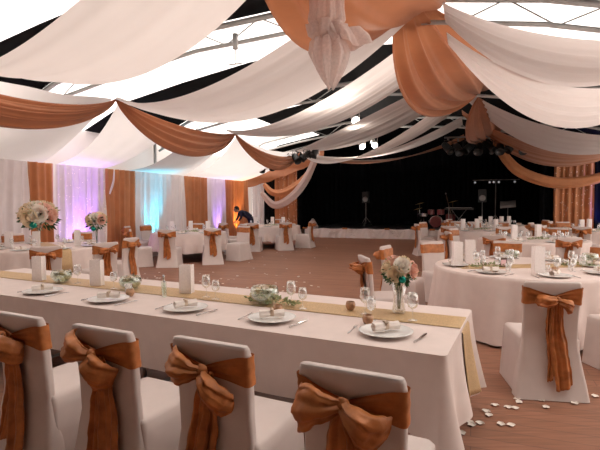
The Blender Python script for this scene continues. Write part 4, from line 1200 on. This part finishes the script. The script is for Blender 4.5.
# ------------------------------------------------------------------ bending person
def skin_fig(name, verts, edges, radii, mat, parent, sub=2):
    me = bpy.data.meshes.new(name); me.from_pydata(verts, edges, []); me.materials.append(mat)
    o = bpy.data.objects.new(name, me); COL.objects.link(o); o.parent = parent
    sk = o.modifiers.new('skin', 'SKIN'); sk.use_smooth_shade = True
    sv = me.skin_vertices[0].data
    for i, r in enumerate(radii):
        rr = r if isinstance(r, tuple) else (r, r); sv[i].radius = rr; sv[i].use_root = (i == 0)
    ss = o.modifiers.new('sub', 'SUBSURF'); ss.levels = sub; ss.render_levels = sub
    return o
def person():
    o = empty('person', (-1.98, 18.45, 0), math.radians(20))
    # faces -x (towards the curtain side), torso bent forward over the table edge
    V = [(0, 0, .95), (-.06, 0, 1.06), (-.22, 0, 1.16), (-.38, 0, 1.24), (-.47, 0, 1.27),           # pelvis, spine, neck
         (-.39, .19, 1.21), (-.45, .25, 1.02), (-.55, .20, .88),                                    # left arm
         (-.39, -.19, 1.21), (-.44, -.26, 1.02), (-.54, -.20, .88),                                 # right arm
         (.02, .10, .90), (-.02, .11, .50), (.03, .11, .09), (-.10, .12, .04),
         (.02, -.10, .90), (.02, -.11, .50), (.09, -.11, .09), (-.04, -.12, .04)]
    Ed = [(0, 1), (1, 2), (2, 3), (3, 4), (3, 5), (5, 6), (6, 7), (3, 8), (8, 9), (9, 10), (0, 11), (11, 12), (12, 13), (13, 14), (0, 15), (15, 16), (16, 17), (17, 18)]
    Rd = [(.14, .12), (.16, .14), (.18, .15), (.16, .13), .06, .07, .05, .036, .07, .05, .036, .10, .065, .045, .04, .10, .065, .045, .04]
    body = skin_fig('body', V, Ed, Rd, M['navy'], o)
    hb = MB()
    hb.ball((-.52, 0, 1.44), .10, 14, (1.0, .78, 1.15))
    hb.ball((-.625, 0, 1.42), .018, 8, (1.2, .8, 1.1))                      # nose
    for s in (-1, 1): hb.ball((-.51, s*.082, 1.44), .022, 8, (.8, .4, 1.2))  # ears
    hb.tube([(-.42, 0, 1.37), (-.49, 0, 1.41)], [.052, .05], 10)
    hb.v = [(x-.05, y, z-.11) for x, y, z in hb.v]; hd = hb.build('head', M['skin'], o)
    ey = MB()
    for s in (-1, 1): ey.ball((-.607, s*.032, 1.455), .010, 6)
    ey.ball((-.607, 0, 1.385), .018, 6, (.4, 1.2, .35)); ey.v = [(x-.05, y, z-.11) for x, y, z in ey.v]; ey.build('face_features', M['hair'], hd)
    hr = MB()
    def hf(u, v):
        th = 2*PI*v; ph_ = u*1.75; r = .112*(1+.03*sin(9*th))
        x = r*sin(ph_)*cos(th); y = .80*r*sin(ph_)*sin(th); z = 1.17*r*cos(ph_)
        if x < -.05: z = max(z, .055)
        return (-.51+x, y, 1.45+z)
    hr.grid(hf, 12, 28, True); hr.v = [(x-.05, y, z-.11) for x, y, z in hr.v]; hr.build('hair', M['hair'], o)
    for s in (-1, 1):
        wy = .20*s; h = MB(); h.ball((-.585, wy, .845), .038, 8, (.9, 1.0, 1.1))
        for k, ln in enumerate((.055, .07, .075, .068)):
            yy = wy+(-.03+.02*k); h.tube([(-.60, yy, .825), (-.625, yy, .80), (-.63-ln*.3, yy, .80-ln*.35)], [.010, .009, .007], 6)
        h.tube([(-.57, wy-s*.03, .84), (-.60, wy-s*.055, .82), (-.62, wy-s*.06, .80)], [.011, .010, .008], 6)
        h.build('hand', M['skin'], o)
    tag(o, 'person in dark navy clothes bending over the farthest side table', 'person')
person()

# ------------------------------------------------------------------ light
w = bpy.data.worlds.new('sky'); SC.world = w; w.use_nodes = True
bg = w.node_tree.nodes['Background']; bg.inputs[0].default_value = (1, .915, .85, 1); bg.inputs[1].default_value = 3.3
def lamp(name, loc, power, col, size):
    ld = bpy.data.lights.new(name, 'AREA'); ld.energy = power; ld.color = col; ld.size = size; ld.shape = 'DISK'
    o = bpy.data.objects.new(name, ld); COL.objects.link(o); o.location = loc; return o
SC.view_settings.view_transform = 'Standard'; SC.view_settings.look = 'None'
SC.view_settings.exposure = 0; SC.view_settings.gamma = 1; SC.view_settings.use_curve_mapping = False
SC.cycles.max_bounces = 10; SC.cycles.transparent_max_bounces = 24; SC.cycles.diffuse_bounces = 6; SC.cycles.transmission_bounces = 6
SC.cycles.use_denoising = True; SC.cycles.sample_clamp_indirect = 6
